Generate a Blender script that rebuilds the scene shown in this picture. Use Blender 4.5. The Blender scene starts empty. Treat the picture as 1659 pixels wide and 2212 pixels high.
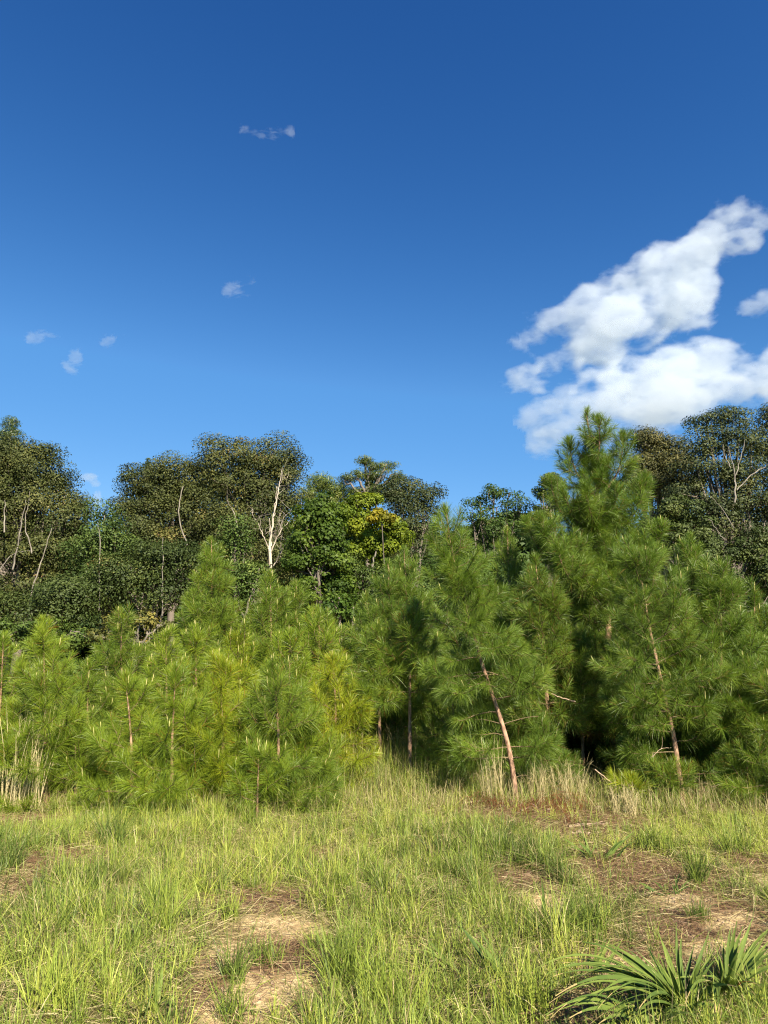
import bpy, math
import numpy as np
from mathutils import Vector
R = math.radians
S = bpy.context.scene
COL = S.collection

# ------------------------------------------------------------------ camera
CAM_H = 1.6
PITCH = R(13.0)
VF = R(73.0)
FPX = 1106.0 / math.tan(VF / 2)          # focal length in pixels of a 1659 x 2212 picture
cd = bpy.data.cameras.new('camera'); cam = bpy.data.objects.new('camera', cd); COL.objects.link(cam)
cam.location = (0, 0, CAM_H); cam.rotation_euler = (R(90) + PITCH, 0, 0)
cd.sensor_fit = 'VERTICAL'; cd.angle = VF
cd.clip_start = 0.05; cd.clip_end = 20000
S.camera = cam

# ------------------------------------------------------------------ world, sun, exposure
SUN_EL, SUN_AZ = R(36.0), R(156.0)       # azimuth clockwise from +Y: behind the camera, to the right
w = bpy.data.worlds.new('World'); S.world = w; w.use_nodes = True
nt = w.node_tree; nt.nodes.clear()
sky = nt.nodes.new('ShaderNodeTexSky'); sky.sky_type = 'NISHITA'; sky.sun_disc = False
sky.sun_elevation = SUN_EL; sky.sun_rotation = SUN_AZ
sky.altitude = 200; sky.air_density = 1.0; sky.dust_density = 0.0; sky.ozone_density = 8.0
EXPO = 1.45
bg = nt.nodes.new('ShaderNodeBackground'); bg.inputs['Strength'].default_value = 0.10
sep = nt.nodes.new('ShaderNodeSeparateColor'); hs = nt.nodes.new('ShaderNodeCombineColor')
nt.links.new(sky.outputs[0], sep.inputs[0])      # the sky's own colours, with a camera-like contrast per channel
for k, (ref, g, tgt) in enumerate(((.87, 2.25, .114), (1.94, 1.62, .358), (4.26, 1.20, .80))):
    a = nt.nodes.new('ShaderNodeMath'); a.operation = 'DIVIDE'; a.inputs[1].default_value = ref
    b = nt.nodes.new('ShaderNodeMath'); b.operation = 'POWER'; b.inputs[1].default_value = g
    m_ = nt.nodes.new('ShaderNodeMath'); m_.operation = 'MINIMUM'; m_.inputs[1].default_value = 2.6
    c = nt.nodes.new('ShaderNodeMath'); c.operation = 'MULTIPLY'; c.inputs[1].default_value = tgt/.10/2**EXPO
    nt.links.new(sep.outputs[k], a.inputs[0]); nt.links.new(a.outputs[0], b.inputs[0]); 
    s1 = nt.nodes.new('ShaderNodeMath'); s1.operation = 'MINIMUM'; s1.inputs[1].default_value = 1.0      # gentle shoulder towards the horizon
    s2 = nt.nodes.new('ShaderNodeMath'); s2.operation = 'SUBTRACT'
    s3 = nt.nodes.new('ShaderNodeMath'); s3.operation = 'MULTIPLY_ADD'; s3.inputs[1].default_value = .38
    nt.links.new(b.outputs[0], s1.inputs[0]); nt.links.new(b.outputs[0], s2.inputs[0]); nt.links.new(s1.outputs[0], s2.inputs[1])
    nt.links.new(s2.outputs[0], s3.inputs[0]); nt.links.new(s1.outputs[0], s3.inputs[2]); nt.links.new(s3.outputs[0], m_.inputs[0]); nt.links.new(m_.outputs[0], c.inputs[0]); nt.links.new(c.outputs[0], hs.inputs[k])
out = nt.nodes.new('ShaderNodeOutputWorld')
nt.links.new(hs.outputs[0], bg.inputs[0]); nt.links.new(bg.outputs[0], out.inputs[0])
sd = bpy.data.lights.new('sun', 'SUN'); sd.energy = 5.0; sd.angle = R(0.5); sd.color = (1.0, 0.90, 0.70)
sun = bpy.data.objects.new('sun', sd); COL.objects.link(sun)
sdir = Vector((math.sin(SUN_AZ) * math.cos(SUN_EL), math.cos(SUN_AZ) * math.cos(SUN_EL), math.sin(SUN_EL)))
sun.rotation_euler = sdir.to_track_quat('Z', 'Y').to_euler()
sun.location = sdir * 30
vs = S.view_settings; vs.view_transform = 'Standard'; vs.look = 'None'; vs.gamma = 1.0; vs.exposure = EXPO
S.display_settings.display_device = 'sRGB'
cy = S.cycles
cy.max_bounces = 8; cy.diffuse_bounces = 3; cy.glossy_bounces = 2; cy.transmission_bounces = 3
cy.volume_bounces = 6; cy.transparent_max_bounces = 8
cy.caustics_reflective = False; cy.caustics_refractive = False
cy.use_denoising = True; cy.filter_width = 1.15
try: cy.denoiser = 'OPENIMAGEDENOISE'; cy.denoising_prefilter = 'NONE'; cy.denoising_quality = 'HIGH'
except Exception: pass

# ------------------------------------------------------------------ helpers
def hsh(s):
    h = 7
    for c in s: h = (h * 31 + ord(c)) % 2147483647
    return h
def gz(x, y):
    x = np.asarray(x, float); y = np.asarray(y, float)
    z = 0.035*np.sin(1.1*x+0.7*y+1)+0.03*np.sin(-1.7*x+1.3*y)+0.015*np.sin(3.1*x+2.3*y+2)+0.012*np.sin(4.7*y-2.2*x)
    z = z*np.clip((y-1)/3, 0, 1)*np.clip((60-y)/20, 0, 1)
    return z + 0.22*np.exp(-((x+0.1)/1.5)**2-((y-11.3)/1.6)**2)
def gzf(x, y): return float(gz(x, y))
def ray(px, py):
    xx = (px-829.5)/FPX; zz = -(py-1106)/FPX
    return np.array([xx, math.cos(PITCH)-zz*math.sin(PITCH), math.sin(PITCH)+zz*math.cos(PITCH)])
def at(px, py, Y):
    d = ray(px, py); k = Y/d[1]
    return np.array([d[0]*k, Y, CAM_H+d[2]*k])
def ppm(px, py, Y):                        # metres per picture pixel there
    return Y/ray(px, py)[1]/FPX
def ground(px, py):
    d = ray(px, py); k = -CAM_H/d[2]
    for _ in range(6):
        k = (gzf(d[0]*k, d[1]*k)-CAM_H)/d[2]
    return np.array([d[0]*k, d[1]*k, gzf(d[0]*k, d[1]*k)])
def base_at(px, Y):                        # ground point at depth Y under picture column px
    z = 0.0; x = 0
    for _ in range(6):
        t = (z-CAM_H)/Y; a = math.atan(t)-PITCH; zz = math.tan(a)
        x = (px-829.5)/FPX*Y/(math.cos(PITCH)-zz*math.sin(PITCH)); z = gzf(x, Y)
    return np.array([x, Y, z])

def mk_mesh(name, V, F4=None, F3=None, face=None, mats=(), smooth=False):
    me = bpy.data.meshes.new(name)
    V = np.asarray(V, np.float32).reshape(-1, 3)
    me.vertices.add(len(V)); me.vertices.foreach_set('co', V.ravel())
    n4 = 0 if F4 is None else len(F4); n3 = 0 if F3 is None else len(F3)
    idx = []
    if n4: idx.append(np.asarray(F4, np.int32).ravel())
    if n3: idx.append(np.asarray(F3, np.int32).ravel())
    idx = np.concatenate(idx)
    me.loops.add(len(idx)); me.loops.foreach_set('vertex_index', idx)
    me.polygons.add(n4+n3)
    st = np.concatenate([np.arange(n4)*4, n4*4+np.arange(n3)*3]).astype(np.int32)
    me.polygons.foreach_set('loop_start', st)
    me.update(calc_edges=True)
    if smooth: me.polygons.foreach_set('use_smooth', np.ones(n4+n3, bool))
    if face is not None:
        for k, v in face.items():
            a = me.attributes.new(k, 'FLOAT', 'FACE'); a.data.foreach_set('value', np.asarray(v, np.float32))
    for m in mats: me.materials.append(m)
    return me
def link(name, me, parent=None, loc=None):
    o = bpy.data.objects.new(name, me); COL.objects.link(o)
    if parent is not None: o.parent = parent
    if loc is not None: o.location = loc
    return o
def tag(o, label=None, cat=None, group=None, kind=None):
    if label: o['label'] = label
    if cat: o['category'] = cat
    if group: o['group'] = group
    if kind: o['kind'] = kind
    return o

class Tubes:
    def __init__(s): s.V = []; s.F = []; s.n = 0
    def add(s, P, r, k=6):
        P = np.asarray(P, float); m = len(P); r = np.broadcast_to(np.asarray(r, float), (m,))
        T = np.gradient(P, axis=0); T /= np.linalg.norm(T, axis=1)[:, None]+1e-9
        ref = np.array([1.0, 0, 0]) if abs(T[0, 0]) < .8 else np.array([0, 1.0, 0])
        U = np.cross(T, ref); U /= np.linalg.norm(U, axis=1)[:, None]+1e-9
        W = np.cross(T, U)
        a = np.linspace(0, 2*math.pi, k, endpoint=False)
        V = P[:, None]+(U[:, None]*np.cos(a)[None, :, None]+W[:, None]*np.sin(a)[None, :, None])*r[:, None, None]
        i = np.arange(m-1)[:, None]*k; j = np.arange(k)[None]; j2 = (j+1) % k
        F = np.stack([i+j, i+j2, i+k+j2, i+k+j], -1).reshape(-1, 4)+s.n
        s.V.append(V.reshape(-1, 3)); s.F.append(F); s.n += m*k
    def mesh(s, name, mat):
        if not s.V: s.add([[0, 0, 0], [0, 0, .01]], .001, 3)
        return mk_mesh(name, np.concatenate(s.V), np.concatenate(s.F), mats=[mat], smooth=True)
def unit(v):
    return v/(np.linalg.norm(v, axis=-1, keepdims=True)+1e-9)
def curve(P, n):
    """smooth polyline of n points through control points"""
    P = np.asarray(P, float)
    if len(P) == 2: return P[0]+(P[1]-P[0])*np.linspace(0, 1, n)[:, None]
    t = np.linspace(0, len(P)-1, n); o = []
    Q = np.vstack([2*P[0]-P[1], P, 2*P[-1]-P[-2]])
    for u in t:
        i = min(int(u), len(P)-2); f = u-i
        a, b, c, d = Q[i], Q[i+1], Q[i+2], Q[i+3]
        o.append(.5*((2*b)+(-a+c)*f+(2*a-5*b+4*c-d)*f*f+(-a+3*b-3*c+d)*f**3))
    return np.array(o)

# ------------------------------------------------------------------ materials
def nodes(name):
    m = bpy.data.materials.new(name); m.use_nodes = True; t = m.node_tree; t.nodes.clear()
    return m, t, lambda ty, **k: _nn(t, ty, k)
def _nn(t, ty, k):
    n = t.nodes.new(ty)
    for a, b in k.items(): setattr(n, a, b)
    return n
def ramp(t, stops, interp='LINEAR'):
    n = t.nodes.new('ShaderNodeValToRGB'); e = n.color_ramp; e.interpolation = interp
    while len(e.elements) > 1: e.elements.remove(e.elements[-1])
    e.elements[0].position = stops[0][0]; e.elements[0].color = (*stops[0][1], 1)
    for p, c in stops[1:]:
        x = e.elements.new(p); x.color = (*c, 1)
    return n
def leaf_mat(name, stops, rough=.5, trans=.35, tcol=(1.25, 1.35, .55), spec=.3, use_obj=True):
    m, t, N = nodes(name); L = t.links.new
    at_ = N('ShaderNodeAttribute', attribute_name='tint')
    rp = ramp(t, stops); L(at_.outputs['Fac'], rp.inputs[0])
    col = rp.outputs[0]
    if use_obj:
        oi = N('ShaderNodeObjectInfo'); mx = N('ShaderNodeMix', data_type='RGBA', blend_type='MULTIPLY'); mx.inputs[0].default_value = 1
        L(col, mx.inputs[6]); L(oi.outputs['Color'], mx.inputs[7]); col = mx.outputs[2]
    p = N('ShaderNodeBsdfPrincipled'); p.inputs['Roughness'].default_value = rough; p.inputs['Specular IOR Level'].default_value = spec
    L(col, p.inputs['Base Color'])
    tr = N('ShaderNodeBsdfTranslucent'); m2 = N('ShaderNodeMix', data_type='RGBA', blend_type='MULTIPLY'); m2.inputs[0].default_value = 1
    L(col, m2.inputs[6]); m2.inputs[7].default_value = (*tcol, 1); L(m2.outputs[2], tr.inputs[0])
    ms = N('ShaderNodeMixShader'); ms.inputs[0].default_value = trans
    L(p.outputs[0], ms.inputs[1]); L(tr.outputs[0], ms.inputs[2])
    o = N('ShaderNodeOutputMaterial'); L(ms.outputs[0], o.inputs[0])
    return m
def bark_mat(name, c1, c2, sc=30, stretch=.25, rough=.85, bump=.6):
    m, t, N = nodes(name); L = t.links.new
    tc = N('ShaderNodeTexCoord'); mp = N('ShaderNodeMapping'); mp.inputs['Scale'].default_value = (1, 1, stretch)
    L(tc.outputs['Object'], mp.inputs[0])
    v = N('ShaderNodeTexVoronoi'); v.inputs['Scale'].default_value = sc; L(mp.outputs[0], v.inputs['Vector'])
    n = N('ShaderNodeTexNoise'); n.inputs['Scale'].default_value = sc*.6; n.inputs['Detail'].default_value = 6; L(mp.outputs[0], n.inputs['Vector'])
    ad = N('ShaderNodeMath', operation='MULTIPLY'); L(v.outputs['Distance'], ad.inputs[0]); L(n.outputs['Fac'], ad.inputs[1])
    rp = ramp(t, [(0.05, c1), (0.45, c2)]); L(ad.outputs[0], rp.inputs[0])
    p = N('ShaderNodeBsdfPrincipled'); p.inputs['Roughness'].default_value = rough; L(rp.outputs[0], p.inputs['Base Color'])
    b = N('ShaderNodeBump'); b.inputs['Strength'].default_value = bump; b.inputs['Distance'].default_value = .02
    L(ad.outputs[0], b.inputs['Height']); L(b.outputs[0], p.inputs['Normal'])
    o = N('ShaderNodeOutputMaterial'); L(p.outputs[0], o.inputs[0])
    return m
M = {}
M['needle'] = leaf_mat('pine_needles', [(0, (.058, .098, .020)), (.45, (.108, .160, .028)), (.80, (.175, .225, .036)), (.90, (.22, .26, .05)),
                                        (.905, (.24, .26, .06)), (.93, (.30, .28, .08)), (.94, (.17, .085, .030)), (1, (.13, .055, .022))],
                       rough=.42, trans=.28, spec=.4)
M['pinebark'] = bark_mat('pine_bark', (.11, .055, .034), (.42, .25, .165), 27, .55)
M['twig'] = bark_mat('pine_twig', (.09, .062, .032), (.18, .125, .065), 40, .5)
M['greybark'] = bark_mat('grey_bark', (.10, .085, .07), (.25, .22, .185), 6, .3)
M['darkbark'] = bark_mat('dark_bark', (.07, .055, .045), (.17, .14, .115), 6, .3)
M['deadwood'] = bark_mat('dead_wood', (.22, .18, .145), (.50, .43, .35), 5, .25)
M['stick'] = bark_mat('dry_stick', (.20, .13, .09), (.42, .31, .22), 25, .3)
M['oak'] = leaf_mat('oak_leaves', [(0, (.026, .038, .012)), (.4, (.048, .064, .020)), (.75, (.088, .100, .032)), (.93, (.14, .14, .048)), (1, (.15, .10, .045))], rough=.60, trans=.12, spec=.25)
M['gum'] = leaf_mat('broad_green_leaves', [(0, (.028, .058, .012)), (.5, (.062, .110, .020)), (1, (.13, .19, .035))], rough=.58, trans=.35, spec=.25)
M['grass'] = leaf_mat('grass_blades', [(0, (.058, .090, .020)), (.25, (.120, .168, .030)), (.5, (.235, .295, .044)), (.68, (.37, .38, .072)), (.72, (.18, .16, .065)), (.85, (.32, .26, .12)), (.955, (.50, .42, .24)), (.96, (.25, .155, .09)), (1, (.14, .08, .045))],
                      rough=.5, trans=.20, spec=.25, tcol=(1.1, 1.15, .6))
M['reed'] = leaf_mat('broad_grass_blades', [(0, (.050, .088, .020)), (.5, (.110, .155, .030)), (.9, (.21, .25, .055)), (.945, (.34, .27, .12)), (.965, (.34, .24, .11)), (1, (.30, .05, .03))], rough=.62, trans=.2, spec=.15, tcol=(1.1, 1.2, .6))

def soil_mat():
    m, t, N = nodes('soil'); L = t.links.new
    tc = N('ShaderNodeTexCoord')
    def noise(sc, det=8, dist=0):
        n = N('ShaderNodeTexNoise'); n.inputs['Scale'].default_value = sc; n.inputs['Detail'].default_value = det; n.inputs['Distortion'].default_value = dist
        L(tc.outputs['Object'], n.inputs['Vector']); return n.outputs['Fac']
    def mix(f, a, b):
        x = N('ShaderNodeMix', data_type='RGBA'); L(f, x.inputs[0])
        for s, c in ((6, a), (7, b)):
            if isinstance(c, tuple): x.inputs[s].default_value = (*c, 1)
            else: L(c, x.inputs[s])
        return x.outputs[2]
    def attr(n): return N('ShaderNodeAttribute', attribute_name=n).outputs['Fac']
    def thr(f, g, lo, hi):        # mask + noise -> sharp edge
        a = N('ShaderNodeMath', operation='ADD'); L(f, a.inputs[0]); L(g, a.inputs[1])
        r = N('ShaderNodeMapRange'); r.inputs[1].default_value = lo; r.inputs[2].default_value = hi; L(a.outputs[0], r.inputs[0]); return r.outputs[0]
    base = ramp(t, [(.3, (.075, .055, .030)), (.5, (.15, .125, .055)), (.7, (.24, .19, .10))]); L(noise(14, 10), base.inputs[0])
    lit = ramp(t, [(.3, (.085, .050, .030)), (.5, (.15, .095, .056)), (.7, (.25, .17, .105))]); L(noise(38, 10, 1.5), lit.inputs[0])
    sand = ramp(t, [(.3, (.24, .165, .085)), (.5, (.42, .31, .165)), (.75, (.56, .44, .25))]); L(noise(22, 10), sand.inputs[0])
    c = mix(thr(attr('litter'), noise(9), .85, 1.15), base.outputs[0], lit.outputs[0])
    c = mix(thr(attr('sand'), noise(6, 10), (.88), 1.3), c, sand.outputs[0])
    p = N('ShaderNodeBsdfPrincipled'); p.inputs['Roughness'].default_value = .95; p.inputs['Specular IOR Level'].default_value = .1; L(c, p.inputs['Base Color'])
    b = N('ShaderNodeBump'); b.inputs['Strength'].default_value = .8; b.inputs['Distance'].default_value = .02; L(noise(45, 12, .5), b.inputs['Height']); L(b.outputs[0], p.inputs['Normal'])
    o = N('ShaderNodeOutputMaterial'); L(p.outputs[0], o.inputs[0]); return m
M['soil'] = soil_mat()

# ------------------------------------------------------------------ patches on the ground (picture ellipses brought down to the ground)
def ell(px, py, rx, ry):
    c = ground(px, py); a = ground(px, py-ry); b = ground(px, min(py+ry, 2600)); r = ground(px+rx, py)
    return (c[0], (a[1]+b[1])/2, abs(r[0]-c[0]), abs(a[1]-b[1])/2)
SAND = [ell(*e) for e in [(600, 2005, 120, 32), (485, 2065, 60, 55), (560, 2155, 115, 60), (470, 2190, 60, 40), (640, 2130, 50, 40), (1590, 1990, 90, 24), (1480, 1950, 80, 28), (1560, 2050, 110, 30),
                          (1180, 1950, 70, 22), (1330, 2090, 70, 30), (1640, 1900, 40, 16)]]
LITT = [ell(*e) for e in [(1400, 1900, 170, 55), (1560, 1995, 120, 60), (560, 2100, 120, 90), (1220, 1770, 200, 38), (1350, 1880, 110, 46), (1480, 1900, 90, 40), (1640, 1870, 50, 30), (120, 1860, 90, 28), (90, 1770, 80, 25), (1130, 1900, 60, 22), (500, 2160, 110, 70),
                          (1500, 2010, 130, 40), (1400, 2100, 160, 50), (560, 1950, 110, 22), (40, 1920, 50, 20), (700, 1850, 40, 12), (1550, 1740, 150, 20), (330, 1760, 30, 12), (1250, 2190, 150, 40), (1100, 1690, 50, 20)]]
def emask(E, x, y):
    m = np.zeros(np.broadcast(x, y).shape)
    for cx, cy_, rx, ry in E:
        d = np.sqrt(((x-cx)/rx)**2+((y-cy_)/ry)**2)
        m = np.maximum(m, np.clip(1.5-d, 0, 1))
    return m
def ground_sheet():
    far = np.array([1.3, 1.8, 2.6, 4, 6, 10, 16, 26, 45, 80, 150, 300, 700, 2000, 6000])
    xs = np.concatenate([-9-far[::-1], np.arange(-9, 9.01, .06), 9+far])
    ys = np.concatenate([1-far[::-1], np.arange(1, 16, .06), 16+far])
    X, Y = np.meshgrid(xs, ys); Z = gz(X, Y)
    rng = np.random.default_rng(3); near = (np.abs(X) < 9) & (Y > 1) & (Y < 16)
    Z = Z+np.where(near, rng.normal(0, .006, X.shape), 0)
    nx, ny = len(xs), len(ys); i = np.arange(ny-1)[:, None]*nx+np.arange(nx-1)[None]
    F = np.stack([i, i+1, i+nx+1, i+nx], -1).reshape(-1, 4)
    me = mk_mesh('ground', np.stack([X, Y, Z], -1).reshape(-1, 3), F, mats=[M['soil']], smooth=True)
    for nm, E in (('sand', SAND), ('litter', LITT)):
        a = me.attributes.new(nm, 'FLOAT', 'POINT'); a.data.foreach_set('value', emask(E, X, Y).ravel().astype(np.float32))
    tag(link('ground', me), 'uneven sandy soil with pine straw and bare tan patches', 'ground', kind='structure')
ground_sheet()

# ------------------------------------------------------------------ blades (grass, needles): ribbons made in one go
def blades(B, D, Ln, W, sag, tint, seg=3, side=None, rng=None, outd=None):
    """B base points, D start directions, Ln lengths, W widths, sag: how far the tip falls (share of length), seg rows."""
    n = len(B); D = unit(D)
    if side is None: side = unit(np.cross(D, rng.normal(size=(n, 3))))
    down = np.zeros((n, 3)); down[:, 2] = -1
    ts = np.linspace(0, 1, seg+1); V = np.zeros((n, 2*seg+1, 3))
    for k, t in enumerate(ts):
        P = B+D*(Ln*t)[:, None]+down*(sag*Ln*t*t)[:, None]
        if outd is not None: P = P+outd*(t*t*Ln)[:, None]
        if k < seg:
            wd = (W*(1-.45*t))[:, None]*.5
            V[:, 2*k] = P-side*wd; V[:, 2*k+1] = P+side*wd
        else: V[:, 2*seg] = P
    o = (np.arange(n)*(2*seg+1))[:, None]
    F4 = [np.stack([o[:, 0]+2*k, o[:, 0]+2*k+1, o[:, 0]+2*k+3, o[:, 0]+2*k+2], -1) for k in range(seg-1)]
    F3 = np.stack([o[:, 0]+2*seg-2, o[:, 0]+2*seg-1, o[:, 0]+2*seg], -1)
    F4 = np.stack(F4, 1).reshape(-1, 4) if F4 else None
    return V.reshape(-1, 3), F4, F3, np.concatenate([np.repeat(tint, seg-1), tint])

# ------------------------------------------------------------------ young pines
class Pine:
    """skeleton of a young pine in local coordinates: stems, branches, and shoots that carry needles"""
    def __init__(s, seed): s.r = np.random.default_rng(seed); s.stem = Tubes(); s.br = Tubes(); s.sh = []; s.buds = []; s.brown = 0
    def shoot(s, P, t0=0.0, dens=1.0, length=.19, dead=False):
        s.sh.append((np.asarray(P), t0, dens, length, dead))
    def branch(s, p, az, el, L, up=.9, droop=0., lat=True, dens=1., dead=False, nl=.215):
        r = s.r; K = 7; P = [np.array(p, float)]; e = el; a = az
        for k in range(K-1):
            e = min(1.45, e+(up*(k/K)-droop*(1-k/K))/K*1.6+r.normal(0, .06)); a += r.normal(0, .07)
            P.append(P[-1]+np.array([math.cos(a)*math.cos(e), math.sin(a)*math.cos(e), math.sin(e)])*L/(K-1))
        P = np.array(P)
        s.br.add(P, np.linspace(.004+.009*L, .0028, K), 4)
        s.shoot(P, max(.12, 1-.58/L), dens, nl, dead)
        if lat and L > .28:
            m = int(L/.165)
            for q in range(m):
                t = .22+.7*(q+r.random()*.7)/m; i = min(int(t*(K-1)), K-2); b = P[i]+(P[i+1]-P[i])*(t*(K-1)-i)
                d = P[i+1]-P[i]; da = math.atan2(d[1], d[0]); de = math.asin(max(-1, min(1, d[2]/np.linalg.norm(d))))
                sg = 1 if (q % 2) else -1
                LL = min(.55, (1-t)*L*.75+.13)*r.uniform(.75, 1.15)
                s.branch(b, da+sg*r.uniform(.55, 1.0), de+r.uniform(-.1, .35), LL, up=.9, lat=LL > .42, dens=dens, dead=dead, nl=nl)
        else: 
            if r.random() < .5: s.buds.append((P[-1], P[-1]-P[-2]))
    def leader(s, P, L0, f0, rad, spacing=.26, el0=.15, el1=1.0, prof=1.0, n=5, candle=True, dens=1., Lmin=.18, side=None, nl=.215, droop0=.5, deadlow=0., trunk_needles=.6):
        r = s.r; P = np.asarray(P, float); seg = np.linalg.norm(np.diff(P, axis=0), axis=1); cum = np.concatenate([[0], np.cumsum(seg)]); H = cum[-1]
        s.stem.add(P, rad*(1-.86*(cum/H)), 9)
        def pt(q): 
            i = min(np.searchsorted(cum, q, 'right')-1, len(seg)-1); return P[i]+(P[i+1]-P[i])*(q-cum[i])/seg[i]
        z = f0*H; az0 = r.random()*6
        while z < H-max(.16, .085*H):
            h = (z-f0*H)/(H*(1-f0)); b = pt(z)
            L = (L0*(1-h)**prof*(.6+.4*min(1, (h+.12)/.3)))+Lmin
            nb = max(3, int(n*r.uniform(.8, 1.25))); az0 += 1.3
            for k in range(nb):
                az = az0+k*2*math.pi/nb+r.normal(0, .3); Lk = L*r.uniform(.7, 1.15)
                if side is not None: Lk *= side(az, h)
                if Lk < .08: continue
                dd = r.random() < deadlow*(1-h)**3
                s.branch(b+np.array([0, 0, r.normal(0, .035)]), az, el0+(el1-el0)*h**.8+r.normal(0, .1), Lk, up=.9-.5*h, droop=droop0*(1-h), dens=dens, dead=dd, nl=nl)
            z += spacing*r.uniform(.75, 1.25)*(1 if h < .7 else .8)
        s.shoot(P[cum > H-.75] if (cum > H-.75).sum() > 2 else P[-3:], 0, 1.6*dens, nl)
        if trunk_needles > 0: s.shoot(P[(cum > f0*H)], 0, .35*trunk_needles, nl*.8)
        for k in range(3):
            s.branch(pt(H-.10-.06*k), r.random()*6, 1.15, r.uniform(.10, .16), lat=False, dens=dens*1.3, nl=nl*.85)
        if candle: s.buds.append((P[-1], P[-1]-P[-2]))
    def build(s, name, label, loc, color=(1, 1, 1, 1), group='young pines at the edge of the field', per_m=330, w=.0029, candles=.5, brown=0.03, mean=.42, width_k=1.):
        r = s.r; B = []; D = []; LN = []; TN = []
        for P, t0, dens, ln, dead in s.sh:
            if len(P) < 2: continue
            seg = np.linalg.norm(np.diff(P, axis=0), axis=1); cum = np.concatenate([[0], np.cumsum(seg)]); H = cum[-1]
            n = int(per_m*H*(1-t0)*dens*1.6)+18
            q = H*(t0+(1-t0)*r.random(n)**.8)
            i = np.clip(np.searchsorted(cum, q, 'right')-1, 0, len(seg)-1)
            ln = ln*r.uniform(.74, 1.1); b = P[i]+(P[i+1]-P[i])*((q-cum[i])/seg[i])[:, None]; T = unit(P[i+1]-P[i])
            rem = (H-q)
            th = np.clip(.34+rem*3.4, 0, 1.5)+r.normal(0, .13, n)
            rd = unit(np.cross(T, r.normal(size=(n, 3))))
            B.append(b); D.append(T*np.cos(th)[:, None]+rd*np.sin(th)[:, None])
            LN.append(ln*r.uniform(.7, 1.12, n)*np.clip(.55+rem*6, .55, 1))
            sm = np.clip(r.normal(mean, .11), .05, .8)
            tn = np.clip(r.normal(sm, .13, n), 0, .88)
            br = r.random(n) < (.9 if dead else brown); tn = np.where(br, r.uniform(.94, 1, n), tn); TN.append(tn)
        B = np.concatenate(B); D = np.concatenate(D); LN = np.concatenate(LN); TN = np.concatenate(TN); n = len(B)
        sag = r.uniform(.05, .34, n)*(1-np.clip(D[:, 2], 0, 1)*.6)
        V, F4, F3, tn = blades(B, D, LN, r.uniform(.75, 1.25, n)*w*width_k, sag, TN, 3, rng=r)
        # candles: short stout buds
        tb = Tubes()
        for p, d in s.buds:
            if r.random() > candles: continue
            d = unit(np.asarray(d)*.5/np.linalg.norm(d)+np.array([0, 0, .9])); L = r.uniform(.05, .12)
            tb.add([p, p+d*L*.7, p+d*L], [.0055, .005, .001], 5)
        n4 = len(F4); nb = 0
        if tb.V:
            Bf = np.concatenate(tb.F)+len(V); nb = len(Bf); V = np.concatenate([V]+tb.V); F4 = np.concatenate([F4, Bf]); tn = np.concatenate([tn[:n4], np.full(nb, .5), tn[n4:]])
        me = mk_mesh(name+'_foliage', V, F4, F3, {'tint': tn}, [M['needle'], M['bud']])
        if nb:
            mi = np.zeros(len(me.polygons), np.int32); mi[n4:n4+nb] = 1; me.polygons.foreach_set('material_index', mi)
        root = bpy.data.objects.new(name, None); COL.objects.link(root); root.location = loc; root.empty_display_size = .3
        tag(root, label, 'pine tree', group)
        link('trunk', s.stem.mesh('trunk', M['pinebark']), root)
        link('branches', s.br.mesh('branches', M['twig']), root)
        f = link('foliage', me, root); f.color = color
        return root, n
M['bud'] = bark_mat('pine_bud', (.30, .27, .09), (.46, .42, .16), 60, .5, .7, .3)

def copy_tree(o, loc, rz, sc, label, color):
    c = o.copy(); COL.objects.link(c); c.location = loc; c.rotation_euler = (0, 0, rz); c.scale = sc; c['label'] = label
    for ch in o.children:
        d = ch.copy(); COL.objects.link(d); d.parent = c
        if ch.name.startswith('foliage'): d.color = color
    return c
def tree_pts(base_px, Y, top, mids=(), dtop=0., n=24):
    """stem from the ground under picture column base_px at depth Y to the picture point top; returns local points and location"""
    b = base_at(base_px, Y); t = at(top[0], top[1], Y+dtop)
    C = [b-np.array([0, 0, .08])]+[at(mx, my, Y+dtop*(k+1)/(len(mids)+1)) for k, (mx, my) in enumerate(mids)]+[t]
    C[-1] = C[-1]-np.array([0, 0, min(.2, .1*(C[-1]-C[0])[2])])
    return curve(C, n)-b, b

YG = (1.58, 1.50, .72, 1); MG = (1.28, 1.28, .78, 1); DG = (1.12, 1.18, .82, 1); GG = (1.95, 1.66, .6, 1)
def clear_front(h0, h1, k=.25, mid=-math.pi/2, wid=.75):      # shorter branches on the side where the photo shows the bare stem
    def f(az, h):
        d = (az-mid+math.pi) % (2*math.pi)-math.pi
        return k if (h0 < h < h1 and abs(d) < wid) else 1.0
    return f
NN = 0
def young(label, base_px, Y, top, W, f0=.1, mids=(), color=MG, seed=None, n=5, spacing=.25, rad=None, build=None, **kw):
    global NN
    P, b = tree_pts(base_px, Y, top, mids); H = P[-1][2]
    s = Pine(hsh(label) if seed is None else seed)
    s.leader(P, W, f0, rad or (.010+.011*H), spacing, n=n, **kw)
    root, c = s.build('pine_tree', label, b, color, **(build or {})); NN += c
    return root
FRONT = dict(per_m=340)
MID = dict(per_m=230, width_k=1.25)
BACK = dict(per_m=150, width_k=1.6)

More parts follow.
